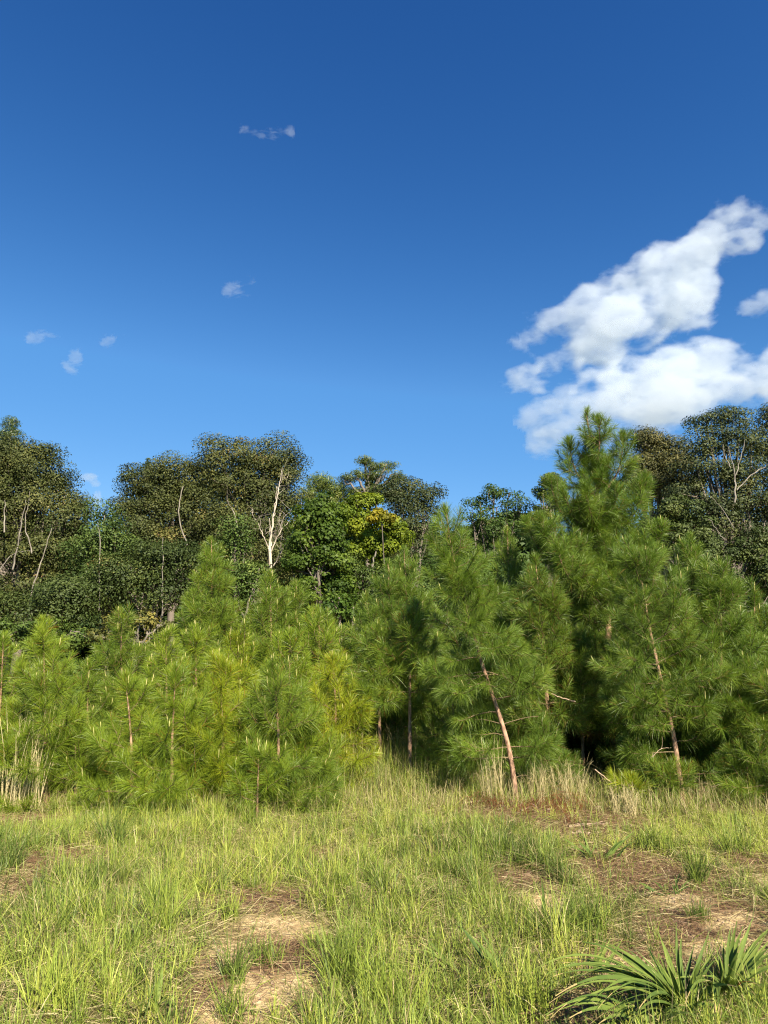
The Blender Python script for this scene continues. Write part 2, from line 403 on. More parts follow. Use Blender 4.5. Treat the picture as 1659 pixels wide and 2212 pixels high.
# front row on the left, bright yellow-green
young('young yellow-green pine beside the tall straw stalks at the left edge', 100, 9.0, (98, 1310), .62, .05, ((98, 1600), (95, 1440)), YG, build=dict(per_m=340, candles=.4))
young('low bright pine with a bare orange stem, second in the front row', 286, 8.7, (273, 1425), .52, .05, ((283, 1600),), YG, build=FRONT, trunk_needles=.1, side=clear_front(.2, .95, .2))
young('young bright pine with drooping mop tufts near the grass in the front row', 372, 8.7, (382, 1415), .56, .06, ((372, 1600),), YG, build=FRONT, trunk_needles=.2, side=clear_front(.5, .95, .4))
young('slim young pine with pale candles right of the drooping mop pine', 484, 9.0, (475, 1388), .54, .08, ((480, 1560),), GG, build=dict(per_m=320, candles=.9))
young('bushy young pine at the front corner where the tall grass gap begins', 603, 8.9, (588, 1400), .60, .04, ((600, 1560),), MG, build=dict(per_m=320, candles=.5))
young('small low pine whose tufts touch the grass before the corner pine', 555, 8.4, (560, 1600), .36, .03, (), YG, build=FRONT)
young('golden green pine at the left side of the dark gap', 722, 9.9, (718, 1385), .62, .14, ((725, 1540),), GG, build=dict(per_m=300, candles=.5, mean=.55))
# second row left
young('half-hidden pine cut by the left edge of the photo', -10, 9.6, (12, 1345), .60, .08, (), YG, build=MID)
young('pine with a yellow leading candle in front of the dark treeline', 262, 10.6, (264, 1293), .62, .12, (), MG, build=dict(per_m=230, width_k=1.2, candles=.7))
young('pine with a cluster of yellow candles left of the tall back pine', 365, 10.2, (360, 1338), .66, .12, (), YG, build=dict(per_m=230, width_k=1.2, candles=1.))
young('pine with pale candles in front of the tall back pine', 425, 10.6, (424, 1325), .66, .12, (), YG, build=dict(per_m=230, width_k=1.2, candles=1.))
young('pine with bright tips between two candle-bearing pines', 520, 10.4, (515, 1345), .66, .12, (), GG, build=dict(per_m=220, width_k=1.2, candles=1.))
young('short filler pine between the straw stalk pine and the orange-stem pine', 190, 10.0, (192, 1400), .55, .08, (), MG, build=MID)
young('tallest pine of the left thicket with a pointed top before the oaks', 462, 13.0, (458, 1142), 1.05, .12, (), MG, n=6, build=dict(per_m=200, width_k=1.4, candles=.2))
young('broad pine directly below the bare dead tree', 588, 12.2, (585, 1215), .80, .12, (), MG, build=dict(per_m=190, width_k=1.4, candles=.6))
young('pine right of the one below the bare dead tree', 648, 12.4, (640, 1235), .85, .12, (), MG, build=dict(per_m=190, width_k=1.4, candles=.5))
young('pine below the bright green broadleaf tree', 690, 11.2, (690, 1292), .72, .12, (), YG, build=dict(per_m=200, width_k=1.3, candles=.5))
young('bright pine behind the corner pine with many tufts', 630, 10.6, (625, 1335), .70, .12, (), YG, build=dict(per_m=200, width_k=1.3, candles=.6))
# middle, behind the gap
young('pine at the back of the dark gap below the yellowing tree', 800, 12.6, (790, 1262), .85, .12, (), MG, n=6, build=dict(per_m=190, width_k=1.4, candles=.4))
young('pine with upright tips left of the leaning pine', 850, 12.0, (838, 1192), .90, .12, (), DG, n=6, build=dict(per_m=190, width_k=1.4, candles=.4))
young('pine crowding the leaning pine from behind on its left', 900, 12.3, (872, 1160), .95, .12, ((885, 1400),), DG, n=6, build=dict(per_m=190, width_k=1.4, candles=.3))
young('shaded pine standing deep in the dark gap', 885, 10.1, (885, 1290), .62, .50, (), MG, build=dict(per_m=220, width_k=1.3, candles=0, brown=.08))
young('half-lit pine between the golden green pine and the dark gap', 822, 10.4, (815, 1320), .66, .48, (), MG, n=6, build=dict(per_m=240, width_k=1.2, candles=.3))
young('small shaded pine between the gap and the leaning pine', 985, 10.3, (975, 1440), .55, .08, (), DG, build=dict(per_m=260, candles=0, brown=.08))
young('pine behind the leaning pine on its right', 1085, 12.0, (1070, 1208), .75, .12, (), MG, build=dict(per_m=190, width_k=1.4, candles=.3))

# the leaning pine
P, b = tree_pts(1118, 9.1, (962, 1066), ((1095, 1600), (1040, 1430), (1005, 1300), (978, 1200)), dtop=.1, n=34)
s = Pine(11)
for zz, az, L in ((.46, -1.2, .34), (.50, -2.0, .38), (.54, -1.5, .40), (.60, -.9, .42), (.63, -2.2, .40), (.67, -1.6, .38), (.72, -1.2, .34), (.77, -1.9, .3)):
    i = int(zz*(len(P)-1)); s.branch(P[i], az, .25, L, up=.8, droop=.5, nl=.21)
s.leader(P, .60, .42, .036, .27, el0=.0, el1=1.0, prof=.85, n=6, nl=.2, droop0=.7, trunk_needles=.35, Lmin=.14)
for zz, az, L, el, dd in ((.17, 2.9, .55, .1, .4), (.18, 3.4, .75, .15, .4), (.20, 3.9, .6, .1, .5), (.22, 2.4, .5, .2, .4), (.16, .2, .5, .2, .5), (.21, -.3, .55, .15, .5), (.30, 3.2, .62, .2, .6), (.30, 2.2, .5, .2, .6), (.32, -.1, .75, .3, .6), (.31, 1.2, .5, .2, .6), (.36, 3.6, .7, .1, .6), (.37, .5, .7, .2, .6), (.39, .9, .6, .1, .6), (.39, 2.7, .85, .1, .6)):
    i = int(zz*(len(P)-1)); s.branch(P[i], az, el, L, up=.7, droop=dd, dens=.95, nl=.21)
for zz, az, L in ((.26, 2.9, .35), (.27, .3, .5), (.24, 3.6, .25), (.12, .4, .2)):
    i = int(zz*(len(P)-1)); a = P[i]; d = np.array([math.cos(az), math.sin(az)*.4, .25]); s.br.add(curve([a, a+d*L*.6, a+d*L+np.array([0, 0, -.03])], 6), np.linspace(.007, .003, 6), 4)
root, c = s.build('pine_tree', 'leaning pine with a bare reddish trunk crossing the straw grass', b, DG[:3]+(1,), per_m=340, candles=.1, brown=.03, mean=.45); NN += c

# the great pine on the right: several leaders
P, b = tree_pts(1330, 11.6, (1264, 866), ((1310, 1300), (1290, 1050)), n=40)
s = Pine(21)
s.leader(P, 1.25, .12, .075, .27, el0=.1, el1=1.2, prof=1.25, n=6, nl=.215, droop0=.4, deadlow=.35)
def sub(s, b, tip, P, f, Y, L0, f0=.25, dt=0., **k):
    t = at(tip[0], tip[1], Y+dt)-b; a = P[int(f*(len(P)-1))]; m = a+(t-a)*.45+np.array([(t-a)[0]*.28, (t-a)[1]*.3, 0])
    C = curve([a, m, t], 14); s.leader(C, L0, f0, .022, .23, el0=.35, el1=1.2, n=5, trunk_needles=.8, **k)
for tip, f, L0, dt in (((1226, 950), .62, .22, .1), ((1348, 935), .62, .22, -.2), ((1294, 898), .72, .17, -.3), ((1183, 1032), .48, .32, -.3), ((1398, 1025), .50, .34, -.4), ((1215, 1060), .5, .25, -.7),
                       ((1262, 1045), .5, .22, -.9), ((1130, 1120), .36, .42, -.5), ((1160, 1110), .38, .40, -.9), ((1330, 1045), .52, .22, -.8), ((1430, 1130), .38, .42, -.6), ((1300, 1000), .6, .18, .5), ((1200, 1180), .32, .45, -1.2)):
    sub(s, b, tip, P, f, 11.6, L0, dt=dt)
root, c = s.build('pine_tree', 'tallest pine with a spire of several blue-green leaders against the white cloud', b, DG, per_m=210, width_k=1.35, candles=.1, brown=.03, mean=.42); NN += c

young('pine left of the tallest pine with a tan tip', 1110, 11.8, (1095, 1122), .80, .12, (), DG, build=dict(per_m=200, width_k=1.35, candles=.4))
young('pine with scattered brown needles right beside the leaning pine', 1190, 10.6, (1155, 1180), .74, .30, ((1175, 1400),), DG, n=7, trunk_needles=1.6, deadlow=0, build=dict(per_m=240, width_k=1.2, candles=.2, brown=.10))
# second leaning pine (right)
P, b = tree_pts(1476, 9.5, (1345, 1140), ((1455, 1590), (1432, 1490), (1402, 1350), (1378, 1220)), n=34)
s = Pine(31)
s.leader(P, .82, .36, .038, .26, el0=.05, el1=1.0, prof=.9, side=clear_front(.05, .45, .35, wid=.6), n=6, nl=.2, droop0=.6, trunk_needles=.1)
for zz, az, L, dd in ((.10, 3.2, .7, .3), (.14, 2.8, .75, .3), (.18, 3.6, .75, .4), (.22, 3.0, .8, .4), (.12, -.2, .6, .4), (.2, .3, .6, .4), (.26, 4.0, .7, .5), (.28, 2.6, .8, .5), (.3, .2, .7, .5), (.3, -.8, .6, .5), (.33, 3.3, .85, .5), (.08, 3.9, .6, .3)):
    i = int(zz*(len(P)-1)); s.branch(P[i], az, .15, L, up=.7, droop=dd, dens=.95, nl=.2)
root, c = s.build('pine_tree', 'pine with a leaning pale trunk below the tallest pine on the right', b, DG, per_m=320, candles=.2, brown=.04, mean=.42); NN += c
young('full pine with a tall soft tip right of the tallest pine', 1500, 10.5, (1490, 1128), .85, .1, (), DG, n=6, build=dict(per_m=240, width_k=1.2, candles=.3))
young('pine with a short bare trunk section near the right edge', 1562, 10.0, (1553, 1192), .85, .3, ((1558, 1500),), DG, n=6, build=dict(per_m=250, width_k=1.15, candles=.3))
young('broad pine cut by the right edge', 1640, 10.3, (1625, 1248), .85, .08, (), DG, n=6, build=dict(per_m=240, width_k=1.2, candles=.3))
young('low yellow-green pine in the bottom corner of the thicket at the right edge', 1670, 9.2, (1655, 1400), .65, .05, (), MG, build=dict(per_m=300, candles=.2, brown=.05))
young('pine with rusty dead needles under the right-hand pines', 1560, 9.9, (1545, 1560), .5, .05, (), MG, deadlow=.8, build=dict(per_m=260, candles=0, brown=.16))
young('very small bright pine at the foot of the pale leaning trunk', 1365, 9.1, (1365, 1672), .26, .05, (), GG, build=dict(per_m=380, candles=0, brown=.04))
young('knee-high pine right of the smallest bright pine', 1445, 9.15, (1448, 1640), .28, .05, (), MG, build=dict(per_m=380, candles=0, brown=.10))
young('small soft pine at the foot of the leaning reddish trunk', 962, 9.7, (968, 1585), .34, .03, (), MG, build=dict(per_m=360, candles=.2))
young('dark pine in the hollow under the tallest pine', 1260, 11.2, (1250, 1330), .75, .38, (), DG, deadlow=.2, build=dict(per_m=220, width_k=1.3, candles=0, brown=.10))
young('shaded pine behind the pale leaning trunk', 1400, 10.9, (1400, 1290), .80, .15, (), DG, build=dict(per_m=210, width_k=1.3, candles=0, brown=.06))
print('needles', NN)

# rear pines that close the thicket, copies of three made for it
for lab, px, Y, ty, L in (('low shoot of a pine filling the space right of the first left pine', 165, 9.1, 1525, .42), ('low bushy pine between the orange-stem pine and the mop-tufted pine', 328, 9.1, 1500, .42), ('low bushy pine right of the mop-tufted pine', 432, 9.0, 1495, .42),
        ('low bushy pine left of the corner pine', 538, 9.2, 1480, .45), ('low pine filling the space right of the corner pine', 660, 9.4, 1500, .45), ('low pine at the left edge behind the straw stalks', 30, 9.5, 1500, .45), ('low skirt of pine right of the leaning trunk', 1175, 9.9, 1540, .45), ('low full pine between the two smallest pines and the right edge', 1610, 9.6, 1500, .5)):
    young(lab, px, Y, (px, ty), L, .02, (), YG if px < 700 else DG, spacing=.2, build=dict(per_m=300, candles=.25))
g0 = young('hidden rear pine behind the left thicket', 330, 13.6, (330, 1395), .85, .1, (), MG, build=BACK)
rear = [(130, 12.2, 1420), (545, 13.8, 1300), (730, 13.6, 1335), (960, 14.0, 1300), (1010, 12.6, 1290), (1150, 13.5, 1290), (1240, 13.8, 1250), (1330, 13.4, 1260), (1450, 13.5, 1250), (1540, 13.0, 1270), (1640, 12.8, 1320), (40, 12.5, 1440), (1720, 12, 1330), (1800, 10.5, 1350), (-90, 11, 1400), (850, 14.2, 1320)]
rear += [(1900, 11.0, 1330), (2010, 9.6, 1400), (2060, 12.0, 1300), (-230, 9.8, 1400), (-340, 11.5, 1330)]
wh = ['behind the left-hand straw stalks', 'between the tallest left pine and the bare dead tree', 'below the bright green broadleaf', 'left of the leaning pine, in back', 'behind the leaning pine crown', 'behind the pine with a tan tip',
      'behind the tallest pine on its left', 'straight behind the tallest pine', 'behind the full soft-tipped pine', 'behind the pine near the right edge', 'behind the pine cut by the right edge', 'behind the edge pine at far left', 'just outside the right edge', 'beyond the right edge nearer the field', 'beyond the left edge', 'at the very back of the dark gap', 'well beyond the right edge', 'far beyond the right edge at the field side', 'farthest beyond the right edge', 'well beyond the left edge', 'farthest beyond the left edge']
H0 = (at(330, 1395, 13.6)-base_at(330, 13.6))[2]
for k, (px, Y, ty) in enumerate(rear):
    b = base_at(px, Y); H = (at(px, ty, Y)-b)[2]; k_ = H/H0
    copy_tree(g0, b, k*2.4, (max(k_, .8), max(k_, .8), k_), 'rear pine '+wh[k], MG if px < 850 else DG)

# ------------------------------------------------------------------ the tall trees behind
def lobes3(lobes, Y):
    o = []
    for l in lobes:
        px, py, rx, ry = l[:4]; dy = l[4] if len(l) > 4 else 0
        m = ppm(px, py, Y+dy); o.append((at(px, py, Y+dy), rx*m, ry*m))
    return o
def crown_leaves(rng, L3, dens, csz, lsz, asp, per, flat=.62, up=.45, mean=.42, hang=0., fill=1., holes=.0):
    B = []; N_ = []; TN = []; tips = []
    for c, rx, ry in L3:
        rx = max(rx-.12*csz, .6*rx); ry = max(ry-.22*csz, .6*ry); rz = ry; rdep = (rx+ry)/2
        area = 4*math.pi*((rx*ry+rx*rdep+ry*rdep)/3)
        n = max(5, int(area*dens*1.15))
        d = unit(rng.normal(size=(n, 3))); rad = rng.uniform(.62, 1.0, n)**.7
        n2 = int(n*.45*fill); d2 = unit(rng.normal(size=(n2, 3))); d = np.concatenate([d, d2]); rad = np.concatenate([rad, rng.random(n2)**.5*.65])
        keep = rng.random(len(d)) > holes; d = d[keep]; rad = rad[keep]
        C = c+d*np.array([rx, rdep, rz])*rad[:, None]
        for ci, di in zip(C, d):
            r0 = csz*rng.uniform(.6, 1.35); k = int(per*(r0/csz)**2*rng.uniform(.7, 1.2))+6
            dd = unit(rng.normal(size=(k, 3))+np.array([0, 0, .35])+di*.35); rr = rng.random(k)**.38
            p = ci+dd*(r0*rr)[:, None]*np.array([1, 1, flat]); B.append(p)
            N_.append(unit(dd*.95+di*.35+np.array([0, 0, up])+rng.normal(0, .5, (k, 3))))
            tm = np.clip(rng.normal(mean, .19), .05, .9); TN.append(np.clip(rng.normal(tm, .10, k), 0, 1)); tips.append(ci)
    B = np.concatenate(B); Nn = np.concatenate(N_); TN = np.concatenate(TN); n = len(B)
    a = unit(np.cross(Nn, rng.normal(size=(n, 3)))); a[:, 2] -= hang; a = unit(a); b = unit(np.cross(Nn, a))
    ln = lsz*rng.uniform(.65, 1.3, n)[:, None]; wd = ln*asp
    fold = Nn*ln*.12
    V = np.stack([B-a*ln*.5, B+b*wd*.5+fold, B+a*ln*.5, B-b*wd*.5+fold], 1).reshape(-1, 3)
    F = np.arange(n*4).reshape(n, 4)
    return V, F, TN, tips
NL = 0
def big_tree(kind, label, Y, base_px, lobes, mat='oak', color=(1, 1, 1, 1), trunkw=.22, bark='darkbark', dens=.85, csz=.88, lsz=.118, asp=.52, per=310, fork=.35, extra=(), cat='tree', group='tall trees of the far treeline', limbs=True, **kw):
    global NL
    rng = np.random.default_rng(hsh(label)); b = base_at(base_px, Y); L3 = lobes3(lobes, Y)
    V, F, TN, tips = crown_leaves(rng, L3, dens, csz, lsz, asp, per, **kw)
    NL += len(TN)
    root = bpy.data.objects.new(kind, None); COL.objects.link(root); root.location = b
    tag(root, label, cat, group)
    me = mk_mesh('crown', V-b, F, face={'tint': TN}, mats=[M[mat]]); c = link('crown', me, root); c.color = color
    tb = Tubes()
    topz = max(c_[2]+ry for c_, rx, ry in L3); ctr = np.mean([c_ for c_, _, _ in L3], axis=0)
    fk = np.array([b[0]*.6+ctr[0]*.4, Y, b[2]+(topz-b[2])*fork])
    tr = curve([b-[0, 0, .3], (b+fk)/2+rng.normal(0, .15, 3)*[1, 1, 0], fk], 8); tb.add(tr, np.linspace(trunkw*1.2, trunkw*.8, 8), 9)
    if limbs:
        T = np.array(tips)
        for c_, rx, ry in L3:
            m = (fk+c_)/2+np.array([(c_-fk)[0]*.12, rng.normal(0, .3), rng.normal(.2, .2)])
            C = curve([fk, m, c_+[0, 0, ry*.5]], 10)+rng.normal(0, .04, (10, 3)); tb.add(C, np.linspace(trunkw*.62, .035, 10), 7)
            near = T[np.linalg.norm((T-c_)/np.array([rx, rx, ry]), axis=1) < 1.05]
            for tp in near[::3]:
                i = rng.integers(3, 9); q = C[i]; mm = (q+tp)/2+rng.normal(0, .12, 3)-[0, 0, .1]
                tb.add(curve([q, mm, tp], 6), np.linspace(.045, .012, 6), 4)
    for ex in extra:            # limbs seen in the photo: picture points, depth offset, start and end radius
        tl = Tubes()
        pts, dy, r0, r1 = ex; dy *= .6; r0 *= .5; r1 *= .5
        tl.add(curve([at(x, y, Y+dy) for x, y in pts], 4*len(pts))-b+rng.normal(0, .02, (4*len(pts), 3)), np.linspace(r0, r1, 4*len(pts)), 7)
        link('limb', tl.mesh('limb', M['greybark']), root)
    for k in range(len(tb.V)): tb.V[k] = tb.V[k]-b
    link('trunk', tb.mesh('trunk', M['darkbark']), root)
    return root

OAKC = (1.0, 1.0, .85, 1); OAKB = (1.12, 1.03, .85, 1); DK = (.75, .95, .8, 1)
big_tree('oak_tree', 'large rounded dark oak filling the left edge of the treeline', 35, 20,
    [(70, 1010, 62, 52), (10, 1000, 70, 50), (105, 1045, 52, 50), (-40, 1050, 90, 80), (30, 1090, 85, 70), (145, 1130, 44, 50), (140, 1085, 46, 40), (20, 1180, 90, 60), (-70, 1180, 90, 90), (110, 1190, 70, 50), (60, 1270, 80, 45), (-40, 1290, 90, 60)],
    extra=[([(70, 1195), (55, 1130), (65, 1060)], -2.5, .07, .03), ([(28, 1230), (42, 1160), (55, 1080)], -3, .09, .03), ([(65, 1290), (90, 1210), (112, 1140)], -3, .08, .03), ([(0, 1230), (30, 1195), (75, 1190)], -3, .05, .02), ([(8, 1150), (10, 1080)], -3, .07, .04)], bark='greybark', color=OAKB)
big_tree('oak_tree', 'olive oak in the mid-left of the treeline with a rounded left shoulder', 38, 370,
    [(385, 1030, 62, 48), (330, 1060, 60, 52), (290, 1045, 34, 40), (440, 1040, 50, 52), (400, 1100, 85, 60), (320, 1130, 60, 55), (450, 1130, 55, 60), (380, 1190, 90, 55), (280, 1130, 40, 50)],
    extra=[([(395, 1050), (385, 1110), (405, 1180)], -3, .05, .08)], bark='greybark', color=OAKB)
big_tree('oak_tree', 'tall flat-topped oak standing behind the bare dead tree', 37, 560,
    [(480, 985, 46, 38), (530, 980, 50, 36), (585, 990, 52, 44), (625, 1010, 32, 40), (500, 1050, 60, 60), (560, 1060, 60, 60), (615, 1060, 40, 50), (540, 1130, 75, 60), (600, 1120, 45, 50), (490, 1150, 60, 60), (555, 1210, 80, 50)],
    color=OAKB, bark='greybark', extra=[([(520, 1170), (505, 1110), (490, 1080)], -3, .06, .03)])
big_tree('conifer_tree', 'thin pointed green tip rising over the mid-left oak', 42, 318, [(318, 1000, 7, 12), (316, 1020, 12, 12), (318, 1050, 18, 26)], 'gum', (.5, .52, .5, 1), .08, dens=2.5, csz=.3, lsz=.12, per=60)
big_tree('tree', 'small olive tree in the dip between the left oak and the mid-left oak', 33, 225,
    [(225, 1120, 34, 32), (215, 1165, 45, 40), (250, 1180, 50, 50), (190, 1200, 45, 45), (240, 1240, 70, 45)], 'oak', (.95, 1.2, .7, 1), .14)
big_tree('tree', 'dark leafy understory tree below the mid-left oak', 31, 330,
    [(330, 1200, 60, 40), (280, 1240, 60, 45), (390, 1220, 60, 50), (340, 1280, 80, 45), (440, 1250, 60, 55), (200, 1280, 70, 45)], 'oak', (.80, .90, .62, 1), .10, bark='darkbark', extra=[([(214, 1320), (216, 1180), (212, 1130)], -1.5, .05, .02), ([(350, 1330), (352, 1160)], -1.5, .05, .03)])
big_tree('tree', 'shadowy low tree at the foot of the left oak', 30, 90,
    [(60, 1310, 80, 40), (150, 1290, 70, 45), (-20, 1330, 80, 50), (110, 1340, 80, 30)], 'oak', (.9, 1.0, .7, 1), .12)
big_tree('tree', 'leafy clump at the foot of the tall flat-topped oak', 31, 510,
    [(510, 1160, 32, 34), (500, 1215, 45, 40), (560, 1250, 60, 45), (480, 1270, 50, 45)], 'oak', (.95, 1.25, .7, 1), .12)
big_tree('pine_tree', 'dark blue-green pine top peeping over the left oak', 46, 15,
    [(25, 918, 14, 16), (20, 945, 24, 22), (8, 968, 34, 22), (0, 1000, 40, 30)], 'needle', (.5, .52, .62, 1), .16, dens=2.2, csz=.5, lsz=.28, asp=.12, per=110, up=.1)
big_tree('gum_tree', 'bright green broadleaf tree between the bare dead tree and the yellowing tree', 30, 690,
    [(690, 1090, 34, 32), (668, 1130, 34, 40), (715, 1120, 34, 40), (690, 1165, 55, 45), (655, 1215, 40, 40), (710, 1215, 50, 45), (690, 1270, 60, 40), (735, 1280, 40, 35)],
    'gum', (1.05, .98, .65, 1), .13, lsz=.13, asp=.8, per=120, csz=.5, dens=2.0, holes=.15)
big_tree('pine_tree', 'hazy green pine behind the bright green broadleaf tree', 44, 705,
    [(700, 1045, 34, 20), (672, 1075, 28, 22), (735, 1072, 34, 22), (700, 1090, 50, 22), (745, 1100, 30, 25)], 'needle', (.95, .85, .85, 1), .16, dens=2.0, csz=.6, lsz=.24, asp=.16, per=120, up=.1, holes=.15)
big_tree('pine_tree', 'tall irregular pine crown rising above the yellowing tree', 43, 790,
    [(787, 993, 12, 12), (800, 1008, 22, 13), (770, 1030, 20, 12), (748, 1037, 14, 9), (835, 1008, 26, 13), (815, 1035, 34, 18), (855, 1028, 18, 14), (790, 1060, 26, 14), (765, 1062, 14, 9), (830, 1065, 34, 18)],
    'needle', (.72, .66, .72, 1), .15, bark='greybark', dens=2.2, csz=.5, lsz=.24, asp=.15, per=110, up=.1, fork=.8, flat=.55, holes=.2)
big_tree('oak_tree', 'dark round-headed oak right of the tall irregular pine', 37, 885,
    [(850, 1060, 26, 26), (885, 1055, 34, 26), (918, 1075, 30, 26), (870, 1090, 45, 30), (920, 1105, 30, 28), (890, 1135, 45, 32), (905, 1175, 45, 30), (870, 1200, 45, 30)],
    color=(.85, .85, .8, 1), trunkw=.16, holes=.12)
big_tree('maple_tree', 'yellowing tree with an orange patch near the middle of the treeline', 32, 800,
    [(770, 1095, 32, 28), (800, 1085, 28, 20), (758, 1130, 30, 28), (790, 1130, 38, 28), (845, 1135, 30, 26), (860, 1160, 26, 22), (800, 1170, 45, 28), (765, 1195, 30, 22), (830, 1195, 40, 24)],
    'gum', (1.85, 1.45, .6, 1), .06, fork=.7, bark='darkbark', lsz=.12, asp=.7, per=120, csz=.45, dens=2.6, holes=.15, mean=.6, extra=[([(806, 1290), (806, 1220), (815, 1180)], -1, .11, .06), ([(822, 1290), (818, 1240)], -.6, .08, .06)])
big_tree('maple_tree', 'small tree whose orange leaves show inside the yellowing crown', 30.5, 826,
    [(822, 1108, 17, 9), (838, 1120, 14, 10), (808, 1118, 10, 7)], 'gum', (2.4, 1.35, .5, 1), .025, fork=.93, limbs=False, bark='darkbark', lsz=.12, asp=.7, per=90, csz=.3, dens=3.5, mean=.6)
big_tree('tree', 'shaded green tree under the yellowing tree', 31, 760,
    [(770, 1250, 40, 35), (740, 1230, 30, 30), (820, 1290, 45, 35), (760, 1310, 60, 35), (850, 1240, 40, 35), (880, 1290, 60, 40)], 'oak', (.95, 1.15, .6, 1), .09)
big_tree('tree', 'dark blue-green tree between the leaning pine and the tallest pine', 40, 1070,
    [(1065, 1062, 26, 24), (1100, 1075, 34, 24), (1035, 1090, 30, 24), (1075, 1110, 50, 30), (1125, 1100, 26, 26), (1020, 1130, 34, 30), (1085, 1155, 60, 34), (1010, 1180, 40, 40), (1070, 1210, 70, 40), (960, 1180, 30, 40)],
    'gum', (.80, .80, .85, 1), .16, csz=.6, lsz=.15, per=120, holes=.3)
big_tree('tree', 'thin yellow-green treetop showing left of the tallest pine', 38, 1180,
    [(1190, 1040, 22, 18), (1175, 1062, 22, 22), (1205, 1075, 30, 26), (1180, 1110, 40, 35)], 'gum', (1.3, 1.0, .7, 1), .12, csz=.45, holes=.25)
big_tree('tree', 'low olive tree behind the leaning pine', 33, 1030, [(1030, 1240, 60, 40), (960, 1250, 60, 45), (1100, 1260, 60, 45), (1000, 1300, 80, 40)], 'oak', (.9, 1.25, .7, 1), .1)
big_tree('oak_tree', 'spreading brownish oak with airy top twigs right of the tallest pine', 38, 1430,
    [(1385, 950, 18, 9), (1405, 958, 22, 10), (1430, 962, 24, 16), (1460, 975, 30, 20), (1410, 995, 40, 24), (1450, 1010, 50, 34), (1400, 1040, 60, 40), (1460, 1070, 50, 40), (1370, 1010, 30, 25)],
    color=(1.25, 1.0, .95, 1), bark='greybark', holes=.05, dens=1.3, extra=[([(1372, 948), (1395, 960), (1440, 990), (1450, 1030)], -1, .025, .06)])
big_tree('oak_tree', 'tall broad oak with pale forking limbs on the right', 33.5, 1590,
    [(1525, 915, 30, 20), (1560, 905, 34, 20), (1600, 915, 32, 24), (1520, 955, 38, 28), (1570, 960, 46, 34), (1625, 965, 32, 32), (1500, 1000, 36, 30), (1545, 1020, 50, 36), (1620, 1030, 50, 36), (1500, 1065, 50, 36), (1600, 1090, 60, 40), (1650, 1110, 50, 50), (1540, 1120, 50, 40), (1600, 1160, 60, 40)],
    color=(1.0, 1.0, 1.0, 1), bark='greybark', trunkw=.2, holes=.12, csz=.7, per=230, dens=1.3, extra=[([(1588, 1085), (1586, 1020), (1572, 965)], -2.2, .10, .03), ([(1586, 1040), (1600, 990), (1610, 950)], -2.2, .06, .02), ([(1590, 1060), (1625, 1025), (1659, 1005)], -2.2, .06, .04), ([(1585, 1140), (1560, 1100), (1535, 1070)], -2.6, .04, .02), ([(1580, 1010), (1565, 985), (1562, 960)], -2.4, .05, .02)])
big_tree('oak_tree', 'dark oak cut off by the right edge of the photo', 35, 1700,
    [(1660, 905, 34, 22), (1700, 900, 50, 40), (1680, 960, 60, 50), (1720, 1040, 70, 70), (1740, 1150, 80, 80)], color=(1.0, .9, .9, 1))
big_tree('oak_tree', 'olive oak with drooping leaf clusters under the pale-limbed oak', 30, 1560,
    [(1470, 1110, 36, 30), (1440, 1090, 34, 26), (1500, 1150, 50, 36), (1560, 1190, 60, 34), (1630, 1190, 50, 40), (1590, 1240, 60, 34), (1650, 1240, 50, 40), (1460, 1170, 50, 40), (1520, 1220, 60, 40), (1420, 1150, 40, 40)],
    color=(.95, 1.05, .8, 1), bark='greybark', trunkw=.13, csz=.5, extra=[([(1565, 1165), (1545, 1140), (1530, 1120)], -1.5, .04, .02)])
big_tree('shrub', 'brown-leaved bramble thicket below the dark understory tree', 24, 290,
    [(270, 1345, 32, 18), (310, 1340, 30, 20), (345, 1360, 34, 24), (235, 1370, 40, 20), (290, 1385, 60, 25)], 'oak', (1.7, 1.35, .9, 1), .05, lsz=.13, csz=.35, dens=3, per=60, cat='shrub', group='shrubs at the foot of the treeline', fork=.5)
big_tree('shrub', 'leafy green bush at the far left below the shadowy low tree', 25, 60,
    [(40, 1360, 50, 22), (100, 1355, 40, 20), (0, 1375, 60, 25), (160, 1375, 40, 22), (100, 1395, 80, 22)], 'oak', (1.1, 1.35, .7, 1), .05, lsz=.12, csz=.35, dens=3, per=60, cat='shrub', group='shrubs at the foot of the treeline', fork=.5)
big_tree('shrub', 'sunlit green bush glimpsed over the pines below the bright green broadleaf', 25, 740,
    [(730, 1300, 26, 18), (765, 1320, 30, 18), (700, 1325, 40, 22), (800, 1330, 40, 22)], 'gum', (1.0, 1.0, .8, 1), .05, lsz=.13, asp=.8, csz=.35, dens=3, per=50, cat='shrub', group='shrubs at the foot of the treeline', fork=.5)
big_tree('oak_tree', 'large oak standing outside the frame beyond the right edge', 34, 1960, [(1900, 960, 90, 60), (1980, 980, 90, 70), (1900, 1080, 90, 70), (2000, 1090, 90, 70), (1950, 1190, 100, 70), (1860, 1180, 60, 70)])
big_tree('oak_tree', 'low oak standing outside the frame farther beyond the right edge', 30, 2150, [(2100, 1060, 80, 60), (2190, 1080, 80, 60), (2120, 1170, 90, 60), (2200, 1200, 80, 70), (2060, 1240, 80, 60)])
print('leaves', NL)

